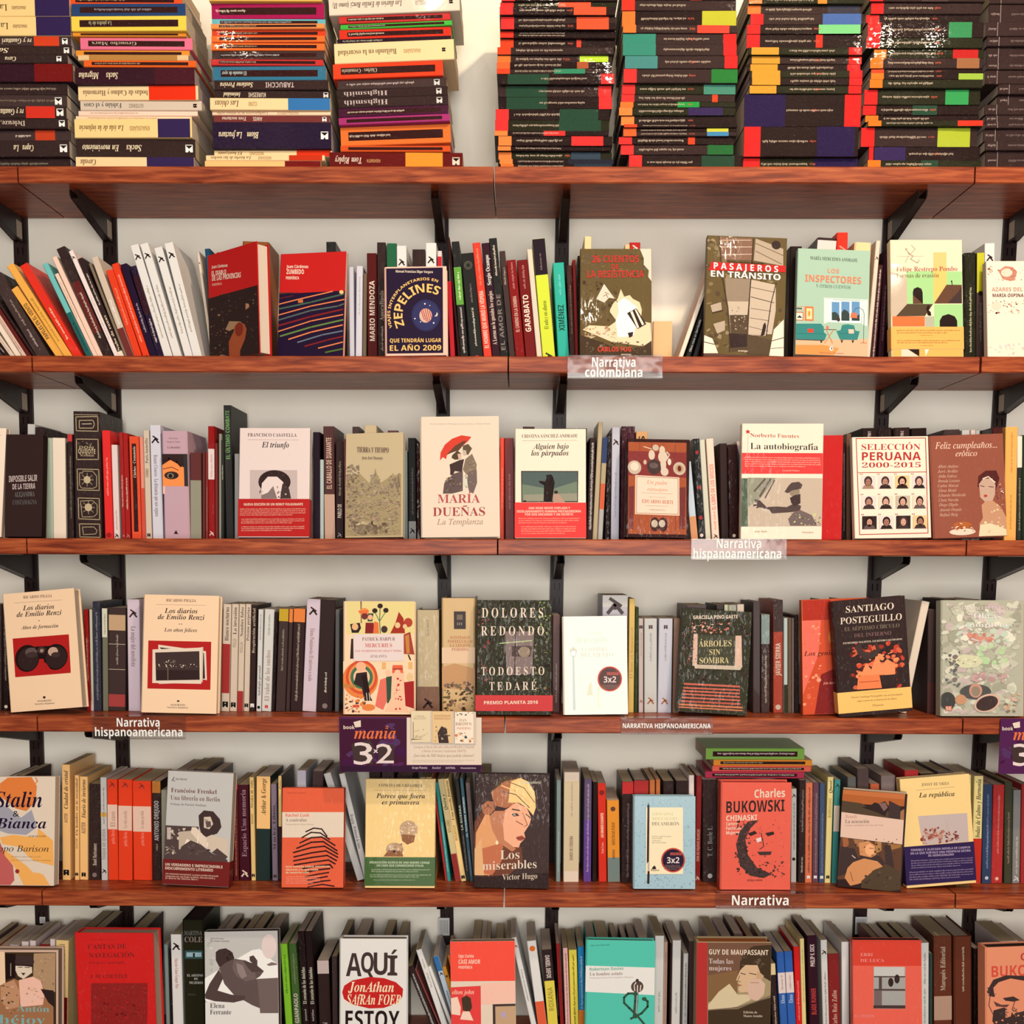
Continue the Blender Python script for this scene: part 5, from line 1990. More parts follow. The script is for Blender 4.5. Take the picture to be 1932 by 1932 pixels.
# ------------------------------------------------------------ upright rails and brackets
UPS=[((36,435),(77,1735)),((205,435),(237,1720)),((833,430),(843,1740)),((1061,430),(1041,1740)),((1681,430),(1624,1740)),((1909,430),(1831,1740))]
UN=['far left','second from left','left one of the central pair','right one of the central pair','second from right','far right']
wl=.0145
for j,(p0,p1) in enumerate(UPS):
    P0=atY(p0[0],p0[1],WALLY-.012); P1=atY(p1[0],p1[1],WALLY-.012)
    def ux(z,P0=P0,P1=P1): return P0.x+(P1.x-P0.x)*(z-P0.z)/(P1.z-P0.z)
    m=MB(); zt,zb=.62,-2.3; c=(.02,.01,.01,1); ys=WALLY-.0083
    def slab(xa,xb,ya,yb,z0,z1):
        i0=ux(z0);i1=ux(z1)
        P=[(i0+xa,ya,z0),(i0+xb,ya,z0),(i0+xb,yb,z0),(i0+xa,yb,z0),(i1+xa,ya,z1),(i1+xb,ya,z1),(i1+xb,yb,z1),(i1+xa,yb,z1)]
        for q in ((0,3,2,1),(4,5,6,7),(0,1,5,4),(1,2,6,5),(2,3,7,6),(3,0,4,7)): m.face([P[k] for k in q],c)
    # channel: web with two rows of slots (built as strips), side flanges
    slab(-wl,-wl+.0015,ys,WALLY-.0005,zb,zt); slab(wl-.0015,wl,ys,WALLY-.0005,zb,zt)
    for a,b in((-wl+.0015,-.0065),(-.0040,.0040),(.0065,wl-.0015)): slab(a,b,ys,ys+.0015,zb,zt)
    zz=zb
    while zz<zt:
        for a,b in((-.0065,-.0040),(.0040,.0065)): slab(a,b,ys,ys+.0015,zz,zz+.017)
        zz+=.032
    slab(-wl+.0015,wl-.0015,WALLY-.002,WALLY-.0005,zb,zt)
    o=m.build('upright_rail',M_METAL); tag(o,f'black slotted steel upright on the white wall, {UN[j]}','shelf rail','black wall uprights')
    for i,z in enumerate(SZ):
        zb0=z-TB-.0008; xc=ux(zb0)
        root=bpy.data.objects.new('shelf_bracket',None); C.objects.link(root); root.location=(xc,ys-.0005,zb0); root.empty_display_size=.02
        tag(root,f'black tapered steel bracket under the {LEVEL[i]} shelf, upright {UN[j]}','bracket','black shelf brackets')
        Lb=.185; hb=.05; hf=.016; hw=.0075
        prof=[(-.001,0),(-.001,-hb),(-.02,-hb),(-Lb+.006,-hf),(-Lb,-hf+.006),(-Lb,0)]
        for sx in(-1,1):
            s=MB(); x0,x1=(sx*hw-.0009,sx*hw+.0009); n=len(prof)
            for q in range(n):
                a,b=prof[q],prof[(q+1)%n]; s.face([(x0,a[0],a[1]),(x1,a[0],a[1]),(x1,b[0],b[1]),(x0,b[0],b[1])],c)
            s.face([(x1,a[0],a[1]) for a in prof][::-1],c); s.face([(x0,a[0],a[1]) for a in prof],c); sp=s.build('side_plate',M_METAL,root)
            if i<2 and j in(0,1,4,5) and sx==(1 if j<2 else -1):
                t=MB(); xx=sx*(hw+.0014); t.box((min(xx,xx-sx*.0004),-.034,-.046),(max(xx,xx-sx*.0004),-.010,-.012),'ba9'); o=t.build('paper_tag',M_MATTE,sp); o['label']='faded pale paper tag stuck on the bracket'
        s=MB(); lo=[(-.02,-hb+.0005),(-Lb+.006,-hf+.0005)]
        for a,b in zip(lo,lo[1:]):
            s.face([(-hw+.001,a[0],a[1]),(hw-.001,a[0],a[1]),(hw-.001,b[0],b[1]),(-hw+.001,b[0],b[1])],c); s.face([(-hw+.001,a[0],a[1]+.001),(-hw+.001,b[0],b[1]+.001),(hw-.001,b[0],b[1]+.001),(hw-.001,a[0],a[1]+.001)],c)
        s.build('web_plate',M_METAL,root)
# ------------------------------------------------------------ stacks on the top shelf
MATS={'m':M_MATTE,'s':M_SATIN,'w':M_WRAP,'x':M_WRAPS}
STN=['leftmost','second','third','fourth','fifth','sixth','seventh','eighth','ninth']
def lying_M(x1,y,z): # book top to the left; local Z-> -X world, local X-> +Z world
    R_=Matrix(((0,0,-1),(0,1,0),(1,0,0))).to_4x4(); R_.translation=Vector((x1,y,z)); return R_
si=-1; cur=None
def stack_row(h,dx,w,parts,si,n,x0,z,tilt,label,group,y=None,pxm=None):
    rnd=random.Random(si*100+n)
    Y=.012+rnd.uniform(0,.012) if y is None else y
    pm=F_PX/(Y-CAMY)/1.0
    T=h*pxm; col=parts[0]; rest=parts[1:]; page=rnd.choice(['cba','cb9','dcb','baa'])
    bands,texts,flags=toks(rest); mat=M_WRAPS
    if col in 'PQRT' and len(col)==1:
        kind=col; col=rnd.choice(['211','322','211','221']); e=rest[0]; bands,texts,flags=toks(rest[1:])
        bb=[(0,.115,e)] if kind=='P' else [(.885,1,e)] if kind=='Q' else [(0,.145,e)] if kind=='R' else [(.86,1,e)]
        a=.16 if kind in'PR' else .36
        texts=[('~',a,a+.4,'ba9')]+([('~',.58,.63,'b54')] if rnd.random()<.5 else [])
        bands=bands+bb; two=cname(e)
    elif col=='I': kind='I'; col='322'; bands=[(.1,.104,'a99')]; texts=[('~',.02,.09,'988'),('~',.2,.8,'766')]; two=None
    else:
        kind='C'; two=cname(bands[0][2]) if bands else None
        if col in('fd9','fda','fdb','fdc','edc','dcb') : mat=M_SATIN
    wm=w*pxm; D=.142 if w>190 else .13
    # photo u (from left) -> local v (from spine bottom, which lies right)
    bands=[(1-b,1-a,k) for a,b,k in bands]; texts=[(s,1-b,1-a,k) for s,a,b,k in texts]
    xl=x0+dx*pxm; yaw=rnd.uniform(-.012,.012)
    Mx=lying_M(xl+wm,Y,z)
    piv=Vector((xl+wm/2,Y,z)); Mx=Matrix.Translation(piv)@Matrix.Rotation(-math.radians(tilt),4,'Y')@Matrix.Rotation(yaw,4,'Z')@Matrix.Translation(-piv)@Mx
    if tilt: Mx=Matrix.Translation((0,0,abs(math.sin(math.radians(tilt)))*wm*.0))@Mx
    cn=cname(col); d=('thick' if T>.02 else 'thin' if T<.011 else 'medium')
    desc=f'{d} {cn} book'+(f' with {two} patch' if two and two!=cn else '')
    lb=desc+', '+label
    if len(lb.split())>16: lb=lb.split(' ',1)[1]
    if len(lb.split())>16: lb=f'{cn} book, '+label
    mk_book(T-.0003,D,wm,col,page,bands,texts,flags,mat,rnd,Mx,lb,group,lying=True)
    return T
z=0;n=0
PXM0=(.018-CAMY)/F_PX*1.012
for ln in STACKS.strip().split('\n'):
    p=ln.split()
    if p[0]=='S':
        si+=1; X0=float(p[1]); tilt,tst=float(p[3]),int(p[4]); z=SZ[0]+.0003; n=0; x0=atY(X0,300,.018).x; lift=0; continue
    h,dx,w=float(p[0]),float(p[1]),float(p[2])
    if z>.34: continue
    tl=tilt if n>=tst else 0
    if n==tst and tilt: z+=math.sin(math.radians(tilt))*w*PXM0/2+.0005
    stt=f'{ORD[n]} from bottom of the {STN[si]} stack from left' if si else f'{ORD[n]} from bottom of the leftmost stack'
    if si==8: stt=f'{ORD[n]} from bottom of the rightmost stack'
    T=stack_row(h,dx,w,p[3:],si,n,x0,z,tl,stt,'books lying in stacks on the top shelf',pxm=PXM0)
    z+=T/math.cos(math.radians(tl)); n+=1
# ------------------------------------------------------------ face-out books
class Quad: pass
FACES={i:[] for i in range(6)}   # per row: (x0px,x1px,handle)
HANDI=0
def parse_face(lines,row_of):
    global HANDI
    ox=oy=0;sc=1;book=None;out=[]
    for ln in lines:
        if not ln.strip(): continue
        k,_,rest=ln.partition(' ')
        if k=='@': ox,oy,sc=[float(v) for v in rest.split()]; continue
        if k=='F':
            head,_,label=rest.partition("'"); t=head.split(); b=Quad(); b.q=[float(v) for v in t[:8]]; b.opts=t[8:]; b.label=label.strip(); b.cmd=[]; b.o=(ox,oy,sc); out.append(b)
        else: out[-1].cmd.append((k,rest))
    return out
def homog(src,dst):
    A=[]
    for (x,y),(u,v) in zip(src,dst):
        A.append([x,y,1,0,0,0,-u*x,-u*y,u]); A.append([0,0,0,x,y,1,-v*x,-v*y,v])
    n=8
    for i in range(n):
        p=max(range(i,n),key=lambda r:abs(A[r][i])); A[i],A[p]=A[p],A[i]
        for r in range(n):
            if r!=i:
                f=A[r][i]/A[i][i]; A[r]=[a-f*b for a,b in zip(A[r],A[i])]
    return [A[i][8]/A[i][i] for i in range(n)]
def place(b,row,zs,default_s=.018,limit=.070):
    ox,oy,sc=b.o; P=[(ox+b.q[i]/sc,oy+b.q[i+1]/sc) for i in(0,2,4,6)]
    yaw=0;T=.02;s=None;Sp=False;Bk=False;Lm=limit; cols=[]
    for o in b.opts:
        if re.fullmatch(r'w-?\d+',o): yaw=math.radians(float(o[1:]))
        elif re.fullmatch(r't\d+',o): T=float(o[1:])/1000
        elif re.fullmatch(r's\d+',o): s=float(o[1:])/1000
        elif re.fullmatch(r'L\d+',o): Lm=float(o[1:])/1000
        elif o=='Sp': Sp=True
        elif o=='Bk': Bk=True
        else: cols.append(o)
    if s is None: s=.066 if Sp else .046 if Bk else default_s
    if Bk: T=min(T,.02)
    BL,BR,TR,TL=P
    ys=s+(math.sin(yaw)*.115 if yaw>0 else 0)
    yb=(BL[1]+BR[1])/2
    bl=atY(BL[0],yb,ys); bl.z=zs
    h0=.22
    al=0 if (Sp or Bk or yaw>.2) else max(0,min(math.atan(max(0,Lm-s-T-.002)/h0),.14))
    ex=Vector((math.cos(yaw),-math.sin(yaw),0)); nrm0=Vector((-math.sin(yaw),-math.cos(yaw),0))   # toward viewer
    n=nrm0*math.cos(al)+Vector((0,0,1))*math.sin(al); ez=Vector((0,0,1))*math.cos(al)-nrm0*math.sin(al)
    def loc(x,y):
        w=atP(x,y,bl,n)-bl; return (w.dot(ex),w.dot(ez))
    a=loc(*BL);bq=loc(*BR);c=loc(*TR);d=loc(*TL)
    roll=math.atan2(((d[0]-a[0])+(c[0]-bq[0]))/2,((d[1]-a[1])+(c[1]-bq[1]))/2)  # + leans right
    W=(math.hypot(bq[0]-a[0],bq[1]-a[1])+math.hypot(c[0]-d[0],c[1]-d[1]))/2
    H=(math.hypot(d[0]-a[0],d[1]-a[1])+math.hypot(c[0]-bq[0],c[1]-bq[1]))/2
    if abs(roll)<.012: roll=0
    # unrolled frame origin: lowest corner on the shelf
    cr,sr=math.cos(roll),math.sin(roll)
    e1=ex*cr-ez*sr; e2=ez*cr+ex*sr
    # origin (BL of book)
    if roll>=0: # right corner lowest
        br=bl+ex*((a[0]+bq[0])/2+W*cr/2); org=br-e1*W
    else: org=bl+ex*((a[0]+bq[0])/2-W*cr/2)
    low=min(org.z,(org+e1*W).z); org.z+=zs-low+.0005+T*math.sin(al)
    # art mapping is anchored on the quad's own corners
    ca=(a[0]+bq[0]+c[0]+d[0])/4; cb=(a[1]+bq[1]+c[1]+d[1])/4
    hm=homog(P,[(0,0),(1,0),(1,1),(0,1)])
    def uv(x,y):
        X,Y=ox+x/sc,oy+y/sc; dn=hm[6]*X+hm[7]*Y+1
        return ((hm[0]*X+hm[1]*Y+hm[2])/dn*W,(hm[3]*X+hm[4]*Y+hm[5])/dn*H)
    b.T=T;b.W=W;b.H=H;b.uv=uv;b.org=org;b.e1=e1;b.e2=e2;b.n=n;b.cols=cols;b.Sp=Sp
    b.px=(min(p[0] for p in P),max(p[0] for p in P)); b.row=row; return b
def draw(A,b,cmds,mb_for_part,page=None):
    rnd=random.Random(int(b.W*1e5)); u=abs(b.uv(100,0)[0]-b.uv(0,0)[0])/100; uv=b.uv
    cur=A
    for k,rest in cmds:
        t=rest.split()
        if k=='part':
            cur=mb_for_part(t); continue
        if k=='r': x0,y0,x1,y1=map(float,t[1:5]); cur.poly([uv(x0,y1),uv(x1,y1),uv(x1,y0),uv(x0,y0)],t[0])
        elif k=='p':
            v=list(map(float,t[1:])); cur.poly([uv(v[i],v[i+1]) for i in range(0,len(v),2)],t[0])
        elif k=='e':
            cx,cy,rx,ry=map(float,t[1:5]); ro=math.radians(float(t[5])) if len(t)>5 else 0
            cur.poly([uv(cx+rx*math.cos(a*.2618)*math.cos(ro)-ry*math.sin(a*.2618)*math.sin(ro),cy-rx*math.cos(a*.2618)*math.sin(ro)-ry*math.sin(a*.2618)*math.cos(ro)) for a in range(24)],t[0])
        elif k=='l':
            v=list(map(float,t[2:])); cur.line([uv(v[i],v[i+1]) for i in range(0,len(v),2)],float(t[1])*u,t[0])
        elif k=='t':
            x0,yb,x1,h=map(float,t[1:5]); st=t[5]; s=' '.join(t[6:])
            if not s: continue
            W=text(s,st)[2]; sx=(x1-x0)/W; sy=h/.70
            cur.text(lambda x,y:uv(x0+x*sx,yb-y*sy),t[0],s,st)
        elif k=='a':
            cx,cy,r,a0,a1,h=map(float,t[1:7]); s=' '.join(t[7:]); W=text(s,'k')[2]
            def fn(x,y):
                an=math.radians(a0+(a1-a0)*x/W); rr=r+y*h/.7; return uv(cx+rr*math.cos(an),cy-rr*math.sin(an))
            cur.text(fn,t[0],s,'k')
        elif k=='n':
            x0,y0,x1,y1=map(float,t[0:4]); n=int(t[4]); sz=float(t[5]); cs=t[6].split(',')
            for _ in range(n):
                s_=sz*rnd.uniform(.35,1)
                cx,cy=rnd.uniform(x0+s_*.5,x1-s_*.5),rnd.uniform(y0+s_*.4,y1-s_*.4); f=rnd.uniform(.3,1); ro=rnd.uniform(-.7,.7)
                cur.k+=.25
                cur.poly([uv(cx+p[0]*math.cos(ro)-p[1]*math.sin(ro),cy+p[0]*math.sin(ro)+p[1]*math.cos(ro)) for p in blob(s_,s_*f,7,.4,rnd)],rnd.choice(cs),False)
        elif k=='~':
            x0,y0,x1,y1=map(float,t[1:5]); n=int(t[5]); dh=(y1-y0)/n
            for i in range(n):
                yy=y0+dh*(i+.8); xe=x1-(0 if i<n-1 else (x1-x0)*.2)
                squig(cur,x0,xe,0,dh*.55,t[0],lambda a,c_,yy=yy:uv(a,yy-c_),rnd)
        elif k=='g':
            x,y,w,h=map(float,t[:4]); cx,cy=int(t[4]),int(t[5]); dx,dy=float(t[6]),float(t[7])
            for j in range(cy):
                for i in range(cx):
                    X=x+i*dx+j*4; Y=y+j*dy
                    for q in(2,14): cur.poly([uv(X-8+q,Y+4),uv(X-2+q,Y+4),uv(X-2+q,Y-8+4),uv(X-8+q,Y-4)],'b33')
                    bg=rnd.choice(['edc','cba','edc','fc9','edd']) if (i,j) not in((2,2),(0,2)) else '322'; hr=rnd.choice(['322','211','433']); sk=rnd.choice(['c98','b87','da9','a76']); bo=rnd.choice(['322','433','a87','655'])
                    cur.poly([uv(X,Y+h),uv(X+w,Y+h),uv(X+w,Y+12),uv(X,Y+12)],bg)
                    cur.poly([uv(X+8,Y+h),uv(X+w-8,Y+h),uv(X+w-22,Y+h-26),uv(X+w/2,Y+h-34),uv(X+22,Y+h-26)],bo)
                    def E(ex,ey,rx,ry,c_): cur.poly([uv(ex+rx*math.cos(a*.5236),ey+ry*math.sin(a*.5236)) for a in range(12)],c_)
                    E(X+w/2,Y+h*.48,28+rnd.random()*6,34+rnd.random()*6,hr); E(X+w/2,Y+h*.55,20,28,sk)
                    E(X+w/2-8,Y+h*.52,3.5,2.5,'322'); E(X+w/2+8,Y+h*.52,3.5,2.5,'322'); E(X+w/2,Y+h*.69,8,2.5,'743')
                    if rnd.random()<.4: E(X+w/2,Y+h*.76,14,9,hr)
def build_face(b,label,group,mat,name=BASEN):
    col=b.cols[0]; page=b.cols[1] if len(b.cols)>1 else 'dcb'
    root=bpy.data.objects.new(name,None); C.objects.link(root); root.empty_display_size=.02
    yv=-b.n; R_=Matrix((b.e1,yv,b.e2)).transposed().to_4x4(); R_.translation=b.org; root.matrix_world=R_
    tag(root,label,'book',group)
    if b.Sp:
        c,p=book_meshes(b.W,b.T,b.H,col,page,True)
    else:
        hard=b.T>.025
        c,p=book_meshes(b.T,b.W,b.H,col,page,hard)
        # local X'=Y(depth from spine), Y'=T-X
        f=lambda q:(q[1],b.T-q[0],q[2]); c.tf(f);p.tf(f)
    put=lambda x,z,d:(x,-d,z)
    A=Art(c,b.W,b.H,put,.0001); partlist=[]
    def part(t):
        m=MB()
        if t[0]=='belly_band':
            x0,y0,x1,y1=map(float,t[2:6]); z1=b.uv((x0+x1)/2,y0)[1]; z0=max(b.uv((x0+x1)/2,y1)[1],.0005); e=.0006+A.k*1.2e-5; W,T=b.W,b.T
            for fa in ([(-e,-e),(W+e,-e)],[(W+e,-e),(W+e,T+e)],[(W+e,T+e),(-e,T+e)],[(-e,T+e),(-e,-e)]):
                (xa,ya),(xb,yb)=fa; m.face([(xa,ya,z0),(xb,yb,z0),(xb,yb,z1),(xa,ya,z1)],t[1])
                ia=lambda v,lo,hi:min(max(v,lo),hi)
                xi=[ia(v,-e+.0002,W+e-.0002) for v in(xa,xb)]; yi=[ia(v,-e+.0002,T+e-.0002) for v in(ya,yb)]
                m.face([(xi[1],yi[1],z0),(xi[0],yi[0],z0),(xi[0],yi[0],z1),(xi[1],yi[1],z1)],t[1])
                m.face([(xa,ya,z1),(xb,yb,z1),(xi[1],yi[1],z1),(xi[0],yi[0],z1)],t[1])
            a2=Art(m,W,b.H,put,e+.0001)
        else:
            cx,cy,rx,ry=map(float,t[3:7]); n=28; P=[b.uv(cx+rx*math.cos(6.2832*i/n),cy+ry*math.sin(6.2832*i/n)) for i in range(n)]; P=P[::-1]
            sk=.0009+A.k*1.2e-5; m.face([(q[0],-sk,q[1]) for q in P],t[1])
            for q,r_ in zip(P,P[1:]+P[:1]): m.face([(r_[0],-sk,r_[1]),(q[0],-sk,q[1]),(q[0],-.0004-A.k*1.2e-5,q[1]),(r_[0],-.0004-A.k*1.2e-5,r_[1])],t[1])
            a2=Art(m,b.W,b.H,put,.0009+A.k*1.2e-5+.0001)
        partlist.append((t[0],m)); return a2
    draw(A,b,b.cmd,part)
    c.build('cover',mat,root); p.build('page_block',M_PAGE,root)
    for nm,m in partlist:
        o=m.build(nm,M_SATIN,root)
        if nm=='sticker': o['label']='round red and dark promotional sticker'
        elif nm=='belly_band': o['label']='printed paper band around the lower cover'
    return root
books=parse_face(COVERS.strip().split('\n'),None)
def rowof(yb): return min(range(1,6),key=lambda i:abs(FRONTY[i]-yb))
for k,b in enumerate(books):
    ox,oy,sc=b.o; yb=oy+(b.q[1]+b.q[3])/2/sc; r=rowof(yb)
    lab=b.label
    if 'dark book' in lab: b.opts.append('x')
    b.opts=[o for o in b.opts if o!='x']
    if 'burning books' in lab: b.opts+=['s10','L43']
    if 'saluting' in lab: b.opts+=['s12','L43']
    if 'page' in b.opts: pass
    place(b,r,SZ[r]); b.handle=HANDLES[k]
    rr=random.Random(k); mat=M_GLOSS if k in(27,) else M_WRAP if k in WRAPPED else (M_MATTE if k%3==0 else M_SATIN)
    oo=b.o; COVERQ.append([(oo[0]+b.q[i]/oo[2],oo[1]+b.q[i+1]/oo[2]) for i in(0,2,4,6)]) if b.org.y<.06 and not b.Sp else 0
    FACES[r].append((b.px[0],b.px[1],b.handle,b))
    build_face(b,lab,f'books on display on the {LEVEL[r]} shelf',mat)
for r in FACES: FACES[r].sort(key=lambda t:t[0])
# ------------------------------------------------------------ spine-out books
def sat(A,B):
    for P,Q in((A,B),(B,A)):
        for i in range(4):
            e=(P[(i+1)%4][0]-P[i][0],P[(i+1)%4][1]-P[i][1]); n=(-e[1],e[0])
            a=[p[0]*n[0]+p[1]*n[1] for p in P]; c=[p[0]*n[0]+p[1]*n[1] for p in Q]
            s=math.hypot(*n)
            if max(a)<=min(c)+1e-4*s or max(c)<=min(a)+1e-4*s: return False
    return True
def rectpts(x,z0,T,H,phi): # lean phi>0 to the right; x = left extent of footprint corner on shelf
    c,s=math.cos(phi),math.sin(phi)
    u=(c,-s); v=(s,c)
    if phi>0: br=(x+T*c,z0); o=(br[0]-u[0]*T,br[1]-u[1]*T)
    else: o=(x,z0)
    return [o,(o[0]+u[0]*T,o[1]+u[1]*T),(o[0]+u[0]*T+v[0]*H,o[1]+u[1]*T+v[1]*H),(o[0]+v[0]*H,o[1]+v[1]*H)]
TOPS={}
for r,data in ROWS.items():
    yb=FRONTY[r]; zs=SZ[r]+.0004; items=[]
    obst=[]
    for x0,x1,hd,b in FACES[r]:
        if b.Sp: 
            P=[b.org,b.org+b.e1*b.W,b.org+b.e1*b.W+b.e2*b.H,b.org+b.e2*b.H]; obst.append([(p.x,p.z) for p in P])
        elif b.org.y>.1: obst.append([(b.org.x,zs),(b.org.x+b.W,zs),(b.org.x+b.W,zs+b.H),(b.org.x,zs+b.H)])
    prev=list(obst); ys0=.0725; TOPS[r]=[]
    lines=[l.split() for l in data.strip().split('\n')]
    cnt={}; 
    for i,p in enumerate(lines):
        x0,x1,yt,dx=map(float,p[:4]); col=p[4]; bands,texts,flags=toks(p[5:]); rnd=random.Random(r*1000+i)
        ys=ys0
        if r==5: x0-=dx; x1-=dx    # on the lowest shelf the positions are read at the tops
        yspine=yb-8
        A=atY(x0,yspine,ys); B=atY(x1,yspine,ys); Tt=atY(x0+dx,yt,ys)
        hz=Tt.z-zs; phi=math.atan2(Tt.x-A.x,hz)
        # straighten perspective slant: vertical books
        if abs(phi)<.012: phi=0
        T=(B.x-A.x)*math.cos(phi)*.985; H=hz/math.cos(phi)-(T*math.sin(abs(phi)) if phi<0 else 0)
        H=max(H,.05); x=A.x; T0=T
        for it in range(200):
            P=rectpts(x,zs,T,H,phi)
            if not any(sat(P,q) for q in prev[-14:]+obst): break
            if T>T0*.72 and T>.0035: x+=.0004; T-=.0004*math.cos(phi)
            else: x+=.0004
        else: continue
        prev.append(P)
        hard=T>.03 and rnd.random()<.5; yd=[f for f in flags if re.fullmatch(r'y\d+',f)]
        D=rnd.uniform(.124,.135); yy=ys+rnd.uniform(0,.004)
        if yd: yy=float(yd[0][1:])/1000; D=.208-yy
        # label
        mid=(x0+x1)/2+dx*.5; behind=None
        xm=(x0+x1)/2+dx
        for fx0,fx1,hd,b in FACES[r]:
            if not b.Sp and b.org.y<.1 and fx0-3<xm<fx1+3: behind=hd
        cn=cname(col); c2=None
        if bands and cname(bands[0][2])!=cn: c2=cname(bands[0][2])
        d='thick' if T>.02 else 'thin' if T<.0095 else 'medium'
        cc=f'{cn} and {c2}' if c2 else cn
        lean=' leaning left' if phi<-.06 else ' leaning right' if phi>.06 else ''
        if behind:
            key=('b',behind); cnt[key]=cnt.get(key,0)+1; where=f'{ORD[cnt[key]-1]} top peeking above the {behind}'
        else:
            left=[f for f in FACES[r] if f[0]<(x0+x1)/2 and (f[3].Sp or f[3].org.y<.1)]
            if left:
                hd=left[-1][2]; key=('l',hd); cnt[key]=cnt.get(key,0)+1; where=f'{ORD[cnt[key]-1]} spine right of the {hd}'
            else: key='e'; cnt[key]=cnt.get(key,0)+1; where=f'{ORD[cnt[key]-1]} spine from left on the {LEVEL[r]} shelf'
        label=f'{d} {cc} book{lean}, {where}'
        if len(label.split())>16: label=f'{cc} book{lean}, {where}'
        if len(label.split())>16: label=f'{cn} book{lean}, {where}'
        dark=sum(int(c,16) for c in col)<18
        mat=M_WRAP if rnd.random()<(.45 if dark else .25) else (M_SATIN if rnd.random()<.6 else M_MATTE)
        page=rnd.choice(['cb9','ba8','cba','dcb'])
        Rm=Matrix.Rotation(phi,4,'Y'); o=P[0]; Mx=Matrix.Translation((o[0],yy,o[1]))@Rm
        mk_book(T,D,H,col,page,bands,texts,flags,mat,rnd,Mx,label,f'books standing spine out on the {LEVEL[r]} shelf',hard)
        TOPS[r].append((min(q[0] for q in P),max(q[0] for q in P),max(q[1] for q in P)))
# small pile lying on top of the upright books, fifth shelf
xa=atY(1331,1461,.085).x; xb=atY(1518,1461,.085).x
zt=max(t[2] for t in TOPS[4] if t[1]>xa and t[0]<xb)+.0006
pm=(.085-CAMY)/F_PX*1.005
for n,(h,dx,w,parts,dn) in enumerate([(13,0,187,"b35 B '~ .1 .9 edc",'bottom'),(11,13,187,"e65 B '~ .1 .9 edc",'second from bottom'),(12,15,187,"e93 B '~ .1 .5 cb9",'second from top'),(22,0,187,"8b5 B '~ .1 .9 edd",'topmost')]):
    T=stack_row(h,dx,w,parts.split(),20,n,xa,zt,0,f'{dn} of the small pile lying above the salmon bearded cover','small pile lying on the fifth shelf books',y=.085,pxm=pm); zt+=T
COVERQ.append([(640,1455),(908,1455),(908,1352),(640,1352)])
flush_books(300-len(books))
# ------------------------------------------------------------ signs, poster cards, tags
def sign(x0,y0,x1,y1,lines,lip,label):
    a=atY(x0,y0,-.006); b=atY(x1,y1,-.006); r=min(range(6),key=lambda i:abs(FRONTY[i]-y0)); zt=SZ[r]+.0012
    root=bpy.data.objects.new('sign_holder',None); C.objects.link(root); root.location=(a.x,-.001,zt); tag(root,label,'sign','clear shelf signs'); root.empty_display_size=.02
    W=b.x-a.x; Hh=zt-b.z; m=MB(); w='fff'
    m.box((0,-.0035,-Hh),(W,-.0015,0),w); m.box((0,-.0015,-.0009),(W,.014,.0003),w)
    plate=m.build('clear_plate',M_CLEAR,root)
    if lip:
        m=MB(); m.box((0,-.012,-Hh-.002),(W,-.0015,-Hh),w); m.build('lower_lip',M_CLEAR,root)
    m=MB(); A=Art(m,10,10,lambda x,z,d:(x-5,-.0037-d,z-5),0)
    for s,tx0,tx1,ty,hh,st in lines:
        p=atY(tx0,ty,-.006); q=atY(tx1,ty,-.006); hw=hh*(-.006-CAMY)/F_PX; Wt=text(s,st)[2]; sx=(q.x-p.x)/Wt; sy=hw/.7
        A.text(lambda x,y:(p.x-a.x+x*sx+5,p.z-zt+y*sy+5),'fff',s,st)
    m.build('white_lettering',M_MATTE,plate)
sign(1071,672,1250,712,[('Narrativa',1117,1199,692,17,'k'),('colombiana',1104,1212,711,17,'k')],1,'clear acrylic holder with white text Narrativa colombiana on the second shelf edge')
sign(1305,1016,1484,1054,[('Narrativa',1352,1436,1034,17,'k'),('hispanoamericana',1308,1474,1053,17,'k')],1,'glaring clear holder with white text Narrativa hispanoamericana on third shelf edge')
sign(173,1353,350,1392,[('Narrativa',220,301,1371,16,'k'),('hispanoamericana',179,344,1389,16,'k')],1,'clear holder with two lines of white text on the fourth shelf, far left')
sign(1172,1353,1345,1383,[('NARRATIVA HISPANOAMERICANA',1175,1341,1374,9,'k')],1,'clear holder with one line of white capitals on the fourth shelf edge')
sign(1351,1684,1520,1712,[('Narrativa',1381,1488,1708,19,'k')],1,'clear holder with the single white word Narrativa on the fifth shelf edge')
def card(o,x0,y0,x1,y1,cmds,label,Y=-.0055,parent=None,col='525',name='promotion_card'):
    ox,oy,sc=o; a=atY(ox+x0/sc,oy+y1/sc,Y); b=atY(ox+x1/sc,oy+y0/sc,Y); W=b.x-a.x;H=b.z-a.z
    q=Quad(); q.W=W;q.H=H; q.uv=lambda x,y:(lambda p:(p.x-a.x,p.z-a.z))(atY(ox+x/sc,oy+y/sc,Y))
    m=MB(); m.box((0,0,0),(W,.0012,H),col); A=Art(m,W,H,lambda x,z,d:(x,-d,z),.0001)
    L=[]
    for ln in cmds.strip().split('\n'):
        k,_,rest=ln.partition(' '); L.append((k,rest))
    draw(A,q,L,None); ob=m.build(name,M_SATIN,parent); ob.location=a
    if label: tag(ob,label,'poster','promotion cards on the fourth shelf edge')
    return ob
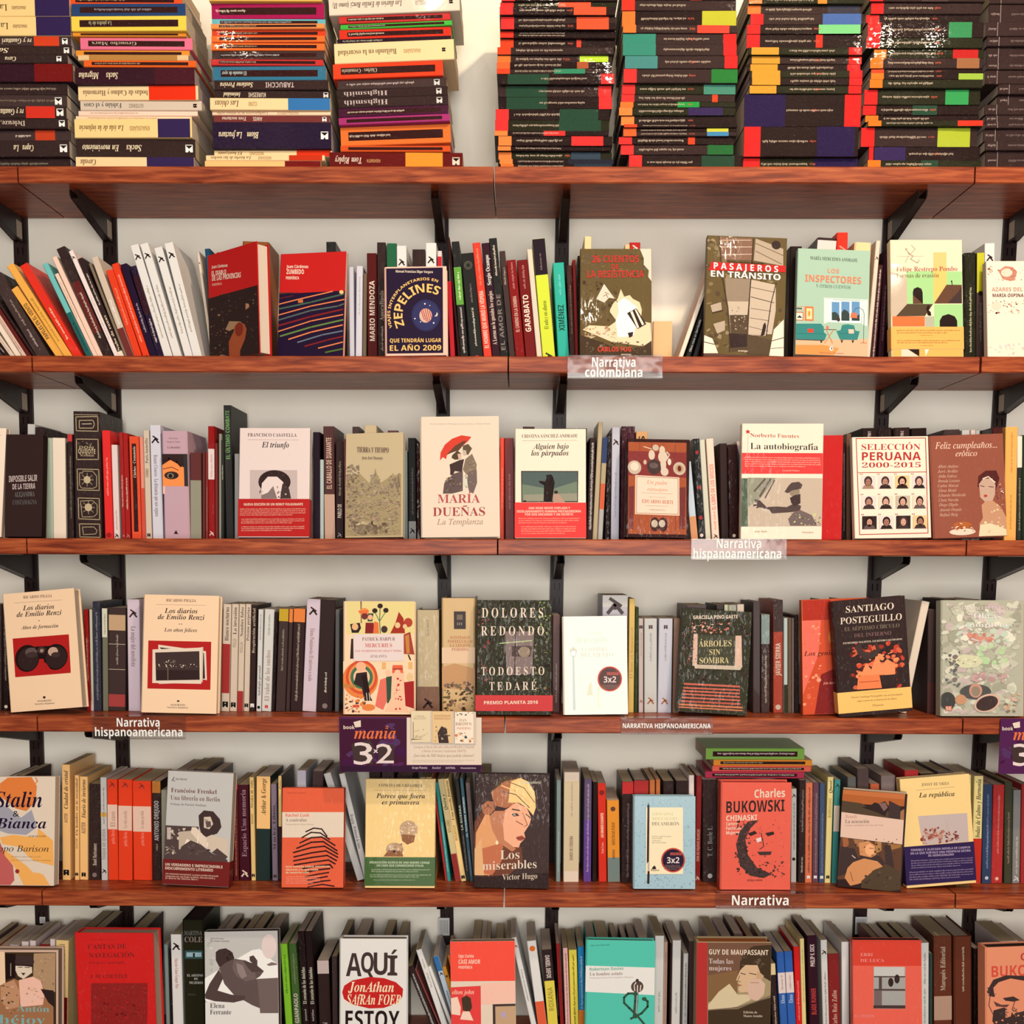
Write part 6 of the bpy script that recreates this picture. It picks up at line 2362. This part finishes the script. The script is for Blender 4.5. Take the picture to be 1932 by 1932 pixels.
card((483,1060,4),632,1172,1703,1585,CARD1,'purple promotional card reading 3x2 with white panel, hanging below fourth shelf')
card((1449,1060,4),1738,1185,2809,1600,CARD2,'purple promotional card reading 3x2, cut off by the right frame edge')
for n,(x0,y0,x1,y1,ca,lb) in enumerate(MINI):
    o=card((483,1060,4),x0,y0,x1,y1,ca,None,Y=-.0092,col='dcb',name='printed_book_cutout'); tag(o,lb,'poster','small book cut-outs on the card')
def wtag(x0,y0,x1,y1,lb,j):
    Y=WALLY-.0097; a=atY(x0,y1,Y); b=atY(x1,y0,Y); m=MB(); W=b.x-a.x; H=b.z-a.z; m.box((0,0,0),(W,.0011,H),'ddd'); A=Art(m,W,H,lambda x,z,d:(x,-d,z),.0001)
    for i in range(6): A.rect(W*(.15+.13*i),H*.12,W*(.2+.13*i),H*.88,'999')
    o=m.build('barcode_tag',M_SATIN); o.location=a; tag(o,lb,'tag','white tags on the uprights')
wtag(827,1732,848,1765,'white barcode tag on the left central upright, above lowest shelf books',2)
wtag(1613,1730,1637,1763,'white barcode tag on the second upright from right, above lowest shelf books',4)
wtag(75,1730,85,1742,'small white tag on the far left upright, above lowest shelf books',0)
# ------------------------------------------------------------ light
bpy.data.objects.remove(_to); bpy.data.scenes.remove(_sc)
w=bpy.data.worlds.new('world'); bpy.context.scene.world=w; w.use_nodes=True
w.node_tree.nodes['Background'].inputs[0].default_value=(1,.80,.62,1); w.node_tree.nodes['Background'].inputs[1].default_value=WORLD
def area(name,loc,target,sx,sy,power,col,shape='RECTANGLE'):
    l=bpy.data.lights.new(name,'AREA'); l.shape=shape; l.size=sx; l.size_y=sy; l.energy=power; l.color=col
    o=bpy.data.objects.new(name,l); C.objects.link(o); o.location=loc; d=Vector(target)-Vector(loc); o.rotation_euler=d.to_track_quat('-Z','Y').to_euler(); return o
for a in LIGHTS: area(*a)
vs=bpy.context.scene.view_settings; vs.view_transform='Standard'; vs.look='None'; vs.gamma=1; vs.exposure=EXPO; vs.use_curve_mapping=False
